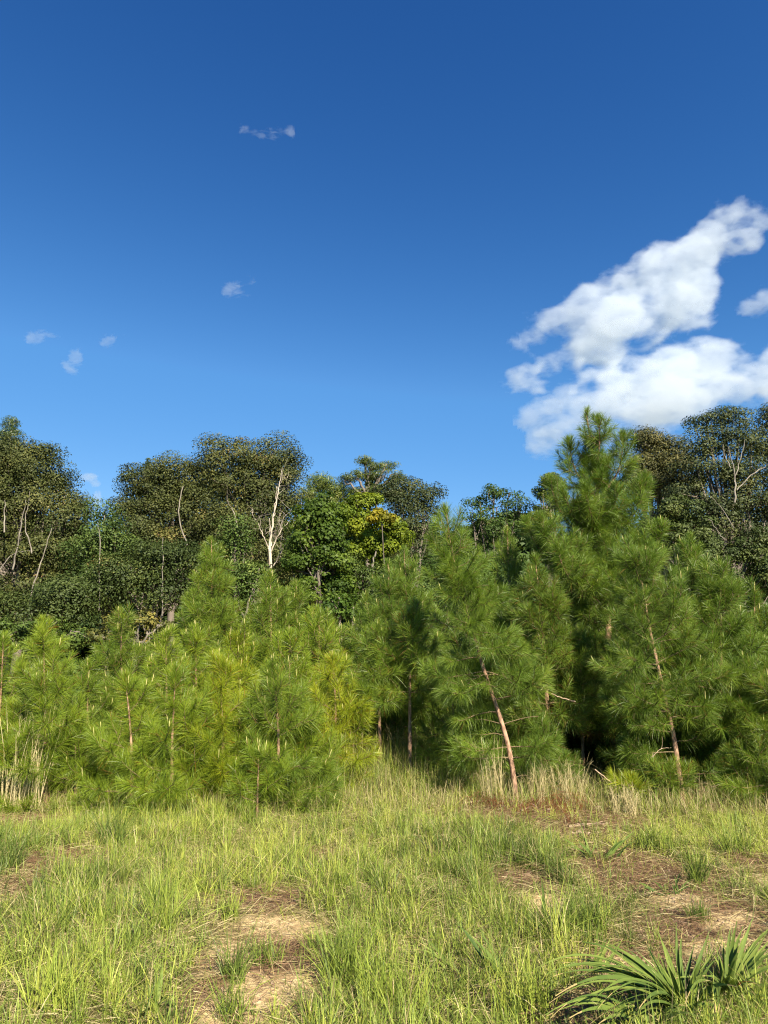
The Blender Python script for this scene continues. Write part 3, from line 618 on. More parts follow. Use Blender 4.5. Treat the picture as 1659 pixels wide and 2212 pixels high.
# wood behind the treeline, one mass
def far_wood():
    rng = np.random.default_rng(77); L3 = []
    for x in np.arange(-48, 50, 3.2):
        px = 829.5+x/52*FPX
        for z in (1.5, 4.5, 7.2, 9.8):
            L3.append((np.array([x+rng.normal(0, .6), 52+rng.normal(0, 2), z+rng.normal(0, .3)]), 3.2, 2.6))
    V, F, TN, tips = crown_leaves(rng, L3, .8, 1.0, .42, .6, 70)
    me = mk_mesh('far_wood', V, F, face={'tint': TN}, mats=[M['oak']])
    o = tag(link('far_wood', me), 'dark mass of woodland behind the treeline', 'wood', kind='stuff'); o.color = (.7, 1, .75, 1)
far_wood()

# the bare dead tree
def dead_tree():
    Y = 32.0; b = base_at(584, Y); tb = Tubes(); rng = np.random.default_rng(5)
    def limb(pts, r0, r1, dy=0):
        C = curve([at(x, y, Y+dy*k/(len(pts)-1)) for k, (x, y) in enumerate(pts)], 5*len(pts)); C[1:-1] += rng.normal(0, .018, (len(C)-2, 3)); tb.add(C-b, np.linspace(r0, r1, len(C))*.42, 8); return C
    c0 = np.array([b-[0, 0, .3], at(584, 1330, Y), at(584, 1215, Y), at(582, 1180, Y)]); tb.add(curve(c0, 14)-b, np.linspace(.095, .07, 14), 10)
    Ls = [limb([(582, 1182), (592, 1110), (602, 1060), (610, 1010)], .12, .02, .3), limb([(582, 1190), (572, 1165), (558, 1130), (552, 1120)], .085, .02, -.5), limb([(585, 1180), (583, 1150), (582, 1120)], .10, .03, .4),
          limb([(584, 1195), (602, 1155), (622, 1130), (640, 1122), (648, 1120)], .08, .012, -.4), limb([(590, 1225), (608, 1190), (625, 1165), (634, 1150)], .085, .03, -.8), limb([(604, 1215), (606, 1180), (610, 1150)], .05, .03, -.8),
          limb([(592, 1115), (596, 1075), (598, 1050)], .05, .02, .3), limb([(602, 1150), (612, 1120), (632, 1100)], .03, .01, -.2), limb([(605, 1045), (612, 1035), (622, 1032)], .02, .008, .1), limb([(558, 1130), (548, 1118), (545, 1105)], .02, .008, 0)]
    for C in Ls:
        for q in range(4):
            i = rng.integers(len(C)//3, len(C)-1); d = unit(rng.normal(size=3)+np.array([0, -.3, .9])); p = C[i]-b; l = rng.uniform(.3, .9)
            tb.add(curve([p, p+d*l*.5+rng.normal(0, .05, 3), p+d*l+rng.normal(0, .12, 3)], 6), np.linspace(.009, .004, 6), 4)
    o = link('dead_tree', tb.mesh('dead_tree', M['deadwood']), None, b); tag(o, 'bare dead tree with pale forking trunk before the tall flat-topped oak', 'dead tree')
dead_tree()

# ------------------------------------------------------------------ grass
def grass_blades(rng, x, y, h, w, lean, tint, seg=3, outk=.5, up=None):
    n = len(x); B = np.stack([x, y, gz(x, y)-.01], -1); az = rng.random(n)*2*math.pi
    D = np.stack([np.cos(az)*lean, np.sin(az)*lean, np.ones(n)], -1)
    od = np.stack([np.cos(az), np.sin(az), np.zeros(n)], -1)*(lean*outk)[:, None]
    side = unit(np.stack([-np.sin(az), np.cos(az), rng.normal(0, .25, n)], -1)+rng.normal(0, .35, (n, 3)))
    return blades(B, D, h, w, lean*.28, tint, seg, side, rng, od)
def pool(parts):
    V = []; F4 = []; F3 = []; T4 = []; T3 = []; o = 0
    for v, f4, f3, tn in parts:
        V.append(v); n4 = 0 if f4 is None else len(f4)
        if n4: F4.append(f4+o); T4.append(tn[:n4])
        F3.append(f3+o); T3.append(tn[n4:]); o += len(v)
    return np.concatenate(V), (np.concatenate(F4) if F4 else None), np.concatenate(F3), np.concatenate(T4+T3)
def in_frame(x, y, pad=.5):
    return np.abs(x) < .60*y+pad
def bare(x, y):
    return np.maximum(np.clip(emask(SAND, x, y)*1.6-.15, 0, 1), np.clip(emask(LITT, x, y)*1.5-.15, 0, .93))
def bare2(x, y, d):
    return np.maximum(bare(x, y), .85*bare(x, y+d))
def vnoise(x, y, s, seed):
    r = np.random.default_rng(seed); o = 0
    for k in range(6):
        a = r.random()*6.28; f = s*r.uniform(.6, 1.8); o = o+np.sin((x*math.cos(a)+y*math.sin(a))*f+r.random()*6.28)
    return o/6
def field():
    rng = np.random.default_rng(101); parts = []
    # tufts
    n = 11500; y = 2.6+rng.random(n)**.8*9.6; x = (rng.random(n)*2-1)*(.60*y+1.7)
    k = rng.random(n) > bare2(x, y, .3)*1.02; x = x[k]; y = y[k]
    v = vnoise(x, y, 1.4, 1); k = rng.random(len(x)) < .72+.5*v; x = x[k]; y = y[k]; v = v[k]
    hue = vnoise(x, y, 1.1, 2); hh = .145+.08*vnoise(x, y, 1.0, 4)+rng.gamma(2, .035, len(x)); hh *= 1-.35*np.clip(emask(SAND, x, y-.35)+emask(SAND, x, y), 0, 1)
    hh *= np.where(y > 8.4, .85, 1)
    hh = hh*np.where(x > 1.6, .75, 1)
    X = []; Yy = []; H = []; T = []; Lk = []; Wd = []; OX = []
    for xi, yi, hi, ui in zip(x, y, hh, hue):
        m = int(rng.uniform(14, 46)*(1.0 if yi < 8 else .8)); rr = rng.uniform(.02, .07)
        a = rng.random(m)*6.28; q = np.sqrt(rng.random(m))*rr
        X.append(xi+np.cos(a)*q); Yy.append(yi+np.sin(a)*q); H.append(hi*rng.uniform(.5, 1.25, m))
        base = np.clip(.40+.30*ui+rng.normal(0, .15), .04, .66); t = np.clip(rng.normal(base, .09, m), 0, .67)
        dry = rng.random(m) < .06+.04*rng.random(); T.append(np.where(dry, rng.uniform(.72, .96, m), t)); Lk.append(rng.uniform(.05, rng.uniform(.4, 1.3), m)); Wd.append(np.full(m, .0045)*rng.uniform(.7, 1.4, m))
    X, Yy, H, T, Lk, Wd = map(np.concatenate, (X, Yy, H, T, Lk, Wd)); parts.append(grass_blades(rng, X, Yy, H, Wd, Lk, T, 3)); n1 = len(X)
    # short sward, everywhere except bare spots
    n = 215000; y = 2.6+rng.random(n)**.75*9.8; x = (rng.random(n)*2-1)*(.60*y+1.7)
    k = rng.random(n) > bare2(x, y, .16)*.93; x = x[k]; y = y[k]; n = len(x); hue = vnoise(x, y, 1.3, 2); dry = rng.random(n) < .15+.22*vnoise(x, y, 1.7, 9)
    t = np.where(dry, rng.uniform(.72, .95, n), np.clip(.42+.26*hue+rng.normal(0, .12, n), 0, .67))
    parts.append(grass_blades(rng, x, y, rng.uniform(.05, .20, n), rng.uniform(.003, .0055, n), rng.uniform(.1, 1.3, n), t, 2)); n2 = n
    me = mk_mesh('grass', *pool(parts)[:3], {'tint': pool(parts)[3]}, [M['grass']]); tag(link('grass', me), 'thick green and yellow-green meadow grass in uneven tufts', 'grass', kind='stuff')
    # thin seed stems over the whole meadow
    n = 4200; y = 2.7+rng.random(n)**.75*8.5; x = (rng.random(n)*2-1)*(.60*y+1.7); k = rng.random(n) > bare2(x, y, .3)*.9; x = x[k]; y = y[k]; n = len(x)
    z = gz(x, y)-.01; az = rng.random(n)*6.28; le = rng.uniform(.02, .5, n); B = np.stack([x, y, z], -1); D = np.stack([np.cos(az)*le, np.sin(az)*le, np.ones(n)], -1); od = np.stack([np.cos(az), np.sin(az), np.zeros(n)], -1)*(le*.6)[:, None]
    H = rng.uniform(.16, .42, n); t = rng.uniform(.60, .86, n); pp = [blades(B, D, H, np.full(n, .0022), le*.3, t, 4, rng=rng, outd=od)]
    m = n*7; i = rng.integers(0, n, m); f = rng.uniform(.72, .98, m); Bs = B[i]+unit(D[i])*(H[i]*f)[:, None]+od[i]*(f*f*H[i])[:, None]-np.array([0, 0, 1])*(le[i]*.3*H[i]*f*f)[:, None]
    pp.append(blades(Bs, unit(D[i])+rng.normal(0, .55, (m, 3)), rng.uniform(.012, .04, m), np.full(m, .0030), rng.uniform(0, .6, m), rng.uniform(.66, .90, m), 2, rng=rng))
    p = pool(pp); tag(link('seed_grass', mk_mesh('seed_grass', p[0], p[1], p[2], {'tint': p[3]}, [M['grass']])), 'thin seed stems rising out of the meadow grass', 'grass', kind='stuff')
    # crumbs of soil on the bare spots
    n = 26000; y = 2.8+rng.random(n)*6.2; x = (rng.random(n)*2-1)*(.60*y+.5); k = rng.random(n) < np.maximum(emask(SAND, x, y), emask(LITT, x, y)*.6)-.25; x = x[k]; y = y[k]; n = len(x)
    r = rng.gamma(1.6, .0022, n)+.0012; o8 = np.array([[1, 0, 0], [-1, 0, 0], [0, 1, 0], [0, -1, 0], [0, 0, 1], [0, 0, -1]], float)
    V = np.stack([x, y, gz(x, y)+r*.3], -1)[:, None]+o8[None]*r[:, None, None]*rng.uniform(.6, 1.4, (n, 6, 1)); T3 = np.array([[0, 2, 4], [2, 1, 4], [1, 3, 4], [3, 0, 4], [2, 0, 5], [1, 2, 5], [3, 1, 5], [0, 3, 5]])
    me = mk_mesh('soil_crumbs', V.reshape(-1, 3), None, (T3[None]+(np.arange(n)*6)[:, None, None]).reshape(-1, 3), mats=[M['stick']]); tag(link('soil_crumbs', me), 'crumbs of soil and bark scattered on the bare spots', 'soil crumbs', kind='stuff')
    # tall mixed grass in front of the dark gap and under the pines
    parts = []
    n = 20000; x = rng.normal(.0, 1.25, n); y = 9.3+rng.random(n)*3.0; k = (x > -1.6) & (x < 3.4); x = x[k]; y = y[k]; n = len(x)
    hm = np.where(x < 1.0, .60, .38)*(1+.45*vnoise(x, y, 2.5, 15))
    t = np.where(rng.random(n) < .33, rng.uniform(.70, .93, n), np.clip(rng.normal(.34, .16, n), 0, .67))
    parts.append(grass_blades(rng, x, y, hm*rng.uniform(.35, 1.1, n), rng.uniform(.003, .0055, n), rng.uniform(.02, .9, n), t, 3))
    n = 26000; x = rng.uniform(-6.4, 6.8, n); y = 8.5+rng.random(n)**1.5*4.0
    t = np.where(rng.random(n) < .6, rng.uniform(.72, .97, n), np.clip(rng.normal(.4, .15, n), 0, .67))
    parts.append(grass_blades(rng, x, y, rng.uniform(.12, .42, n), rng.uniform(.003, .0055, n), rng.uniform(.05, .7, n), t, 3))
    p = pool(parts); tag(link('tall_grass', mk_mesh('tall_grass', p[0], p[1], p[2], {'tint': p[3]}, [M['grass']])), 'taller half-dry grass along the foot of the pines', 'grass', kind='stuff')
    # thatch: flat dry blades and fallen needles
    parts = []
    n = 260000; y = 2.6+rng.random(n)**.8*9.8; x = (rng.random(n)*2-1)*(.60*y+1.7); bb = bare(x, y)
    k = rng.random(n) < np.where(emask(SAND, x, y) > .85, .30, .95); x = x[k]; y = y[k]; n = len(x); li = emask(LITT, x, y)
    t = np.where(rng.random(n) < np.clip(li*.8+.05, 0, .8), rng.uniform(.962, 1, n), rng.uniform(.72, .95, n))
    az = rng.random(n)*6.28; B = np.stack([x, y, gz(x, y)+rng.uniform(.004, .05, n)], -1); D = np.stack([np.cos(az), np.sin(az), rng.normal(.1, .22, n)], -1)
    parts.append(blades(B, D, rng.uniform(.06, .22, n), rng.uniform(.002, .004, n), rng.uniform(0, .3, n), t, 2, rng=rng))
    p = pool(parts); tag(link('dry_straw', mk_mesh('dry_straw', p[0], p[1], p[2], {'tint': p[3]}, [M['grass']])), 'matted dry straw and fallen pine needles on the soil', 'straw', kind='stuff')
    print('grass', n1, n2)
field()

def clump(name, label, px, py, n, h, spread, tint, lean=(.02, .25), w=.004, cat='grass clump', group=None, stalk=False, leanx=0.):
    g = ground(px, py); rng = np.random.default_rng(hsh(label))
    a = rng.random(n)*6.28; q = np.sqrt(rng.random(n))*spread; x = g[0]+np.cos(a)*q; y = g[1]+np.sin(a)*q*.7
    z = gz(x, y)-.01; az = rng.random(n)*6.28; le = rng.uniform(*lean, n)
    D = np.stack([np.cos(az)*le+leanx, np.sin(az)*le, np.ones(n)], -1); od = np.stack([np.cos(az), np.sin(az), np.zeros(n)], -1)*(le*.5)[:, None]
    B = np.stack([x, y, z], -1)-g; t = rng.uniform(tint[0], tint[1], n); H = h*rng.uniform(.45, 1.1, n)
    ps = [blades(B, D, H, w*rng.uniform(.7, 1.3, n), le*.3, t, 4, rng=rng, outd=od)]
    if stalk:                     # side wisps near the top of each stalk
        m = n*3; i = rng.integers(0, n, m); f = rng.uniform(.55, .95, m); Bs = B[i]+unit(D[i])*(H[i]*f)[:, None]+od[i]*(f*f*H[i])[:, None]-np.array([0, 0, 1])*(le[i]*.3*H[i]*f*f)[:, None]
        Ds = unit(D[i])+rng.normal(0, .45, (m, 3)); ps.append(blades(Bs, Ds, rng.uniform(.05, .16, m), np.full(m, .0028), rng.uniform(0, .6, m), t[i], 3, rng=rng))
    p = pool(ps); o = link(name, mk_mesh(name, p[0], p[1], p[2], {'tint': p[3]}, [M['grass']]), None, g); tag(o, label, cat, group); return o
SG = 'dry straw stalks among the pines'
clump('straw_stalks', 'tall pale straw stalks at the left edge before the first pine', 45, 1752, 80, 1.2, .24, (.93, .955), (.02, .16), .009, 'dry stalks', SG, True, .03)
clump('straw_stalks', 'straw stalks standing in front of the dark gap, left group', 735, 1700, 60, .85, .30, (.76, .94), (.02, .22), .004, 'dry stalks', SG, True)
clump('straw_stalks', 'thin straw stalks standing in front of the dark gap, right group', 860, 1690, 60, .80, .34, (.70, .90), (.02, .25), .004, 'dry stalks', SG, True)
clump('straw_stalks', 'straw stalks just left of the leaning reddish trunk', 1065, 1738, 60, .78, .16, (.88, .955), (.02, .16), .006, 'dry stalks', SG, True, -.06)
clump('straw_stalks', 'wispy blond stalks right of the leaning reddish trunk', 1200, 1738, 200, .60, .38, (.84, .955), (.05, .4), .005, 'dry stalks', SG, True)
clump('straw_stalks', 'short broken blond stalks in front of the smallest bright pine', 1352, 1765, 90, .38, .14, (.9, .955), (.02, .35), .0055, 'dry stalks', SG, True)
clump('straw_stalks', 'scattered thin stalks below the pine with rusty needles', 1520, 1745, 60, .45, .30, (.76, .95), (.05, .4), .004, 'dry stalks', SG, True)
TG = 'grass tussocks on the bare soil'
for lab, px, py, n, h, sp, ti in (('bluish tussock standing alone on the sandy patch at bottom left of centre', 505, 2120, 120, .28, .055, (.02, .35)), ('tussock on the near side of the bright sand strip', 575, 2085, 110, .20, .09, (.10, .45)), ('tussock growing at the far edge of the sandy patch', 498, 1990, 90, .24, .05, (.2, .6)),
    ('lush tussock beside the brown needle patch on the right', 1505, 1915, 170, .36, .07, (.05, .45)), ('small dark tussock on the bare sand at the right', 1512, 1990, 110, .16, .06, (.0, .35)), ('flat sprawling tussock right of the small dark one', 1590, 1930, 80, .15, .08, (.05, .4)),
    ('dense green tussock in front of the upright spear leaf', 1270, 2020, 200, .34, .12, (.1, .45)), ('tall green tussock in the bright grass right of the corner', 1590, 1850, 170, .42, .16, (.15, .5)), ('feathery tussock before the knee-high pine', 1420, 1840, 170, .34, .16, (.2, .55)),
    ('bluish tall tussock at the foot of the orange-stem pine', 240, 1830, 170, .48, .12, (.0, .25)), ('yellow tussock in the near corner at the left', 110, 2190, 150, .34, .12, (.4, .66)), ('tall bright tussock at bottom centre', 850, 2195, 240, .38, .17, (.3, .6)), ('olive tussock right of the sandy patch', 745, 2130, 200, .42, .10, (.2, .5)),
    ('wispy tussock at the bottom edge of the sandy patch', 500, 2205, 90, .26, .06, (.15, .5)), ('tall yellow-green tussock at the bottom left of the reed blades', 1130, 2205, 190, .38, .15, (.4, .66)), ('straight bright tussock in the left meadow', 350, 2020, 160, .40, .08, (.3, .6)), ('bluish tussock by the left edge of the meadow', 15, 1880, 160, .36, .12, (.0, .2))):
    clump('grass_tussock', lab, px, py, n, h, sp, ti, (.03, .5), .0042, 'grass tussock', TG)

# broad-bladed plants
def broad(label, bpx, leaves, w=.03, tint=(.2, .75), extra_red=False, stem=0, group='broad-bladed grasses'):
    g = ground(*bpx); rng = np.random.default_rng(hsh(label)); V = []; F = []; T = []; o = 0
    if len(leaves) > 8:           # a dense clump: every long leaf has narrower neighbours
        leaves = list(leaves)+[((l[0][0]+rng.normal(0, 26), l[0][1]+abs(rng.normal(0, 22))), l[1]+rng.normal(0, .08), l[2]+rng.normal(0, .05), w*rng.uniform(.4, .75)) for l in leaves for _ in range(2)]
    for lf in leaves:
        (tx, ty), dy, arch = lf[:3]; ww = lf[3] if len(lf) > 3 else w; off = lf[4] if len(lf) > 4 else (0, 0)
        b = g+np.array([rng.normal(0, .02)+off[0], rng.normal(0, .02)+off[1], 0]); b[2] = gzf(b[0], b[1]); t = at(tx, ty, g[1]+dy); t[2] = max(t[2], gzf(t[0], t[1])+.02)
        L = np.linalg.norm(t-b); m = b+(t-b)*.5+np.array([0, 0, arch*L]); K = 14; u = np.linspace(0, 1, K)[:, None]
        C = (1-u)**2*b+2*u*(1-u)*m+u*u*t; C += rng.normal(0, .003, 3)*np.sin(u*7)
        Tn = unit(np.gradient(C, axis=0)); sd = unit(np.cross(Tn, np.array([0, -.35, 1.0])+rng.normal(0, .25, 3))); up = np.cross(sd, Tn)
        ww = ww*.82; prof = np.sin(np.clip(u*1.02+.10, 0, 1)**.75*math.pi*.98)[:, 0]**.7; prof = np.maximum(prof, .02)*ww*.5
        wave = np.sin(u[:, 0]*9+rng.random()*6)*.12
        A = C-sd*prof[:, None]+up*(prof*(.35+wave))[:, None]; Bq = C+sd*prof[:, None]+up*(prof*(.35-wave))[:, None]
        V.append(np.stack([A, C, Bq], 1).reshape(-1, 3)-g); i = (np.arange(K-1)*3)[:, None]
        q = np.concatenate([np.concatenate([i, i+1, i+4, i+3], 1), np.concatenate([i+1, i+2, i+5, i+4], 1)]); F.append(q+o); o += K*3
        tt = rng.uniform(*tint); r_ = np.clip(tt+rng.normal(0, .06, len(q)), 0, .9); nt_ = K-1
        if rng.random() < .55:
            kk = rng.integers(1, 3); r_[nt_-kk:nt_] = .955; r_[-kk:] = .955
        if len(lf) > 5: r_[:] = lf[5]
        T.append(r_)
    ob = link('broad_grass', mk_mesh('broad_grass', np.concatenate(V), np.concatenate(F), face={'tint': np.concatenate(T)}, mats=[M['reed']], smooth=True), None, g)
    tag(ob, label, 'broad grass plant', group); return ob
broad('broad-bladed clump with long leaves lying out to the left in the bottom right corner', (1475, 2190),
    [((1270, 2010), -.05, .10), ((1178, 2105), -.25, .28), ((1165, 2125), -.35, .30), ((1200, 2150), -.4, .25), ((1225, 2058), -.1, .18), ((1240, 2170), -.5, .2), ((1300, 2085), -.15, .15), ((1330, 2200), -.5, .2), ((1420, 2005), .1, .05), ((1460, 1992), .15, .02, .022), ((1392, 2030), .1, .12),
     ((1340, 2040), .05, .15), ((1530, 2020), .12, .08), ((1552, 2055), .0, .15), ((1590, 2130), -.3, .2), ((1365, 2065), .3, .2), ((1210, 2085), -.15, .22), ((1410, 2060), -.2, .1), ((1440, 2080), -.3, .12), ((1500, 2040), .2, .1), ((1255, 2110), -.3, .3), ((1290, 2150), -.45, .25), ((1380, 2180), -.6, .2), ((1285, 2030), .25, .25), ((1240, 2035), .3, .3)], .028)
broad('broad-bladed clump with tall upright leaves in the bottom right corner', (1570, 2160),
    [((1592, 1990), .15, .05, .036), ((1627, 1982), .1, .08, .034), ((1658, 2015), .05, .1, .034), ((1670, 2040), -.05, .12), ((1690, 2080), -.1, .15), ((1560, 2030), .1, .02), ((1540, 2060), .1, .06), ((1615, 2020), .2, .04), ((1640, 2035), .15, .1), ((1600, 2045), -.1, .08), ((1690, 2130), -.2, .2), ((1700, 2170), -.3, .2), ((1520, 2110), -.2, .2), ((1648, 2128), -.2, .25), ((1575, 2020), .25, .0),
     ((1630, 2150), -.4, .25), ((1500, 2160), -.4, .3), ((1545, 2185), -.5, .3), ((1660, 2060), .3, .12), ((1632, 2126), -.25, .2, .02, (0, 0), 1.0), ((1680, 1990), .2, .1, .034), ((1605, 2000), .3, .05)], .033)
broad('broad-bladed clump partly cut by the bottom edge under the long leaves', (1400, 2230),
    [((1180, 2190), -.3, .25), ((1230, 2200), -.4, .2), ((1300, 2140), .1, .2), ((1350, 2110), .2, .15), ((1440, 2120), .2, .1), ((1520, 2200), -.3, .2), ((1480, 2170), -.1, .2), ((1290, 2215), -.4, .2), ((1600, 2190), 0, .3), ((1390, 2150), 0, .05)], .028)
broad('narrow bent blades rising alone left of the corner clump', (1288, 2110), [((1272, 1960), .1, .02, .018), ((1296, 1985), .0, .16, .014), ((1320, 2025), .1, .1, .026), ((1345, 2030), .15, .1, .026), ((1310, 2090), -.1, .15), ((1316, 2015), .1, .05, .024)], .022)
broad('single upright spear leaf in the grass right of centre', (1181, 2000), [((1169, 1893), .05, .02, .030), ((1205, 1975), -.05, .1, .015), ((1160, 1985), -.05, .1, .014)], .02)
broad('pair of broad leaves fanning left near the fallen sticks', (1276, 1856), [((1208, 1808), -.1, .15), ((1262, 1802), .1, .03), ((1250, 1762), .15, .0, .014), ((1225, 1830), -.15, .2), ((1290, 1820), .05, .0, .016), ((1243, 1812), .0, .1)], .032)
broad('broad pale leaves slanting to the right above the brown needle patch', (1312, 1858), [((1372, 1795), .1, .06, .036), ((1362, 1822), -.05, .12), ((1338, 1800), .15, .03), ((1352, 1810), .0, .1), ((1328, 1830), .05, .02), ((1375, 1815), -.1, .15)], .034)
broad('wilted leaves lying over the sand at the right', (1432, 1932), [((1375, 1905), .1, .12), ((1385, 1918), 0, .1), ((1400, 1900), .2, .12), ((1425, 1958), -.15, .2, .02), ((1460, 1950), -.1, .15), ((1440, 1905), .1, .05), ((1392, 1930), -.05, .1)], .026, (0, .4))
broad('small dark plant with one upright leaf beside the wilted leaves', (1463, 1932), [((1478, 1872), .05, .02, .022), ((1492, 1915), .0, .1, .026), ((1450, 1905), .05, .05), ((1500, 1898), .1, .1, .018), ((1456, 1890), .1, .0, .014)], .022, (0, .3))
broad('flat grey-green blades crossing in the grass at bottom centre', (985, 2105), [((924, 2030), .1, .1, .03), ((905, 2035), .0, .12, .024), ((890, 2050), -.1, .15, .022), ((995, 2085), -.1, .1), ((945, 2125), -.3, .2, .026), ((910, 2115), -.3, .2, .022)], .024, (.4, .8))
broad('broad shaded blades slanting left in the grass right of centre', (1080, 2115), [((987, 1992), .1, .05, .034), ((1005, 2010), .0, .05, .034), ((1030, 1995), .15, .02, .02), ((1040, 2060), -.1, .1), ((1100, 2040), .1, .05, .018)], .028, (0, .45))
broad('lone broad-leaved sprout near the bottom edge at the left', (333, 2185), [((352, 2077), .1, .02, .03), ((320, 2122), .05, .05, .022), ((385, 2170), 0, .2), ((310, 2160), 0, .15), ((350, 2150), -.1, .05), ((300, 2195), -.2, .2), ((372, 2140), .1, .1)], .026)
broad('tall narrow corn-like plant in front of the dark hollow on the right', (1418, 1745), [((1398, 1622), 0, .0, .035), ((1376, 1635), .0, .08, .02), ((1425, 1640), .1, .02, .018), ((1440, 1700), -.05, .15, .018), ((1409, 1625), .05, .02, .03)], .026, (.2, .6))
broad('small leafy sprout on the sand at bottom left of centre', (1008//2+38, 2188), [((535, 2180), -.02, .1, .014), ((553, 2178), .05, .1, .014), ((548, 2172), .05, .1, .014), ((533, 2192), -.05, .1, .014)], .014, (.2, .6))

# fallen sticks and boughs
def stick(label, pts, r0, r1, cat='stick', name='fallen_stick', twigs=0, mat='stick', dy=None):
    P = [ground(*p) if len(p) == 2 else at(p[0], p[1], p[2]) for p in pts]; P = np.array(P)
    for k, p in enumerate(pts):
        if len(p) == 2: P[k][2] += r0
    b = P[0].copy(); rng = np.random.default_rng(hsh(label)); C = curve(P, 6*len(P)); C[1:-1] += rng.normal(0, r0*.35, (len(C)-2, 3)); tb = Tubes(); tb.add(C-b, np.linspace(r0, r1, len(C)), 8)
    for k in range(twigs):
        i = rng.integers(2, len(C)-1); d = unit(rng.normal(size=3)+np.array([0, 0, .3])); l = rng.uniform(.06, .22); p = C[i]-b; tb.add(curve([p, p+d*l*.6, p+d*l+rng.normal(0, .02, 3)], 5), np.linspace(r1*.8, .0015, 5), 4)
    o = link(name, tb.mesh(name, M[mat]), None, b); tag(o, label, cat); return o
stick('upper of two fallen sticks lying on the brown needles', [(1228, 1790), (1265, 1786), (1312, 1783)], .019, .012, twigs=3)
stick('lower dark stick lying in front of the other fallen stick', [(1235, 1802), (1270, 1803), (1300, 1801)], .016, .010, twigs=1)
stick('bare stick poking out of the dark hollow above the smallest bright pine', [(1335, 1702, 9.4), (1310, 1682, 9.35), (1285, 1662, 9.3)], .009, .007)
stick('forked dry stick leaning below the pine with rusty needles', [(1545, 1765), (1532, 1735, 9.2), (1518, 1700, 9.3)], .011, .005, twigs=5)
stick('dead twiggy branch hanging low at the right under the pines', [(1520, 1690, 9.5), (1555, 1705, 9.4), (1590, 1708, 9.35)], .008, .003, twigs=10)
stick('dry bent stalk beside the smallest bright pine', [(1408, 1636, 9.1), (1428, 1618, 9.1), (1450, 1615, 9.1)], .005, .002, twigs=2)
stick('pale bare branch in the brown foliage behind the leaning pine', [(1243, 1516, 10.0), (1215, 1508, 9.9), (1190, 1498, 9.8)], .010, .006)
stick('small dark twig lying on the sand strip', [(470, 2075), (474, 2055)], .012, .008)
stick('dark stick on the far edge of the bright sand', [(635, 1950), (665, 1946)], .008, .005)
def brown_bough(label, pts, nl=.16, n=1500, drop=.7, sp=.05):
    P = np.array([at(*p) if len(p) == 3 else ground(*p)+[0, 0, .05] for p in pts]); b = ground(pts[0][0], pts[0][1]+5) if len(pts[0]) == 2 else P[0].copy(); C = curve(P, 30); rng = np.random.default_rng(hsh(label))
    i = rng.integers(0, 29, n); q = C[i]+(C[i+1]-C[i])*rng.random(n)[:, None]+rng.normal(0, sp, (n, 3)); q[:, 2] = np.maximum(q[:, 2], gz(q[:, 0], q[:, 1])+.02)
    D = rng.normal(size=(n, 3)); D[:, 2] -= drop; V = blades(q-b, D, rng.uniform(.6, 1.1, n)*nl, np.full(n, .0032), np.full(n, .3), rng.uniform(.94, 1, n), 3, rng=rng)
    Vz = V[0]; Vz[:, 2] = np.maximum(Vz[:, 2], gz(Vz[:, 0]+b[0], Vz[:, 1]+b[1])-b[2]+.005)
    root = bpy.data.objects.new('fallen_bough', None); COL.objects.link(root); root.location = b; tag(root, label, 'fallen bough')
    tb = Tubes(); tb.add(C-b, np.linspace(.012, .004, 30), 6); link('branch', tb.mesh('branch', M['stick']), root)
    o = link('needles', mk_mesh('bough_needles', Vz, V[1], V[2], {'tint': V[3]}, [M['needle']]), root); o.color = (1.15, .9, 1.0, 1)
brown_bough('arched fallen pine bough with drooping reddish dead needles', [(1125, 1762), (1160, 1742, 8.75), (1200, 1752, 8.6), (1230, 1785)], n=1700)
brown_bough('heap of reddish dead pine needles beside the leaning trunk', [(1180, 1760), (1215, 1742, 9.0), (1250, 1758)], n=1600, sp=.09)
brown_bough('small brown dead bough on the ground left of the leaning trunk', [(1000, 1745), (1050, 1740), (1090, 1752)], n=900, sp=.05)

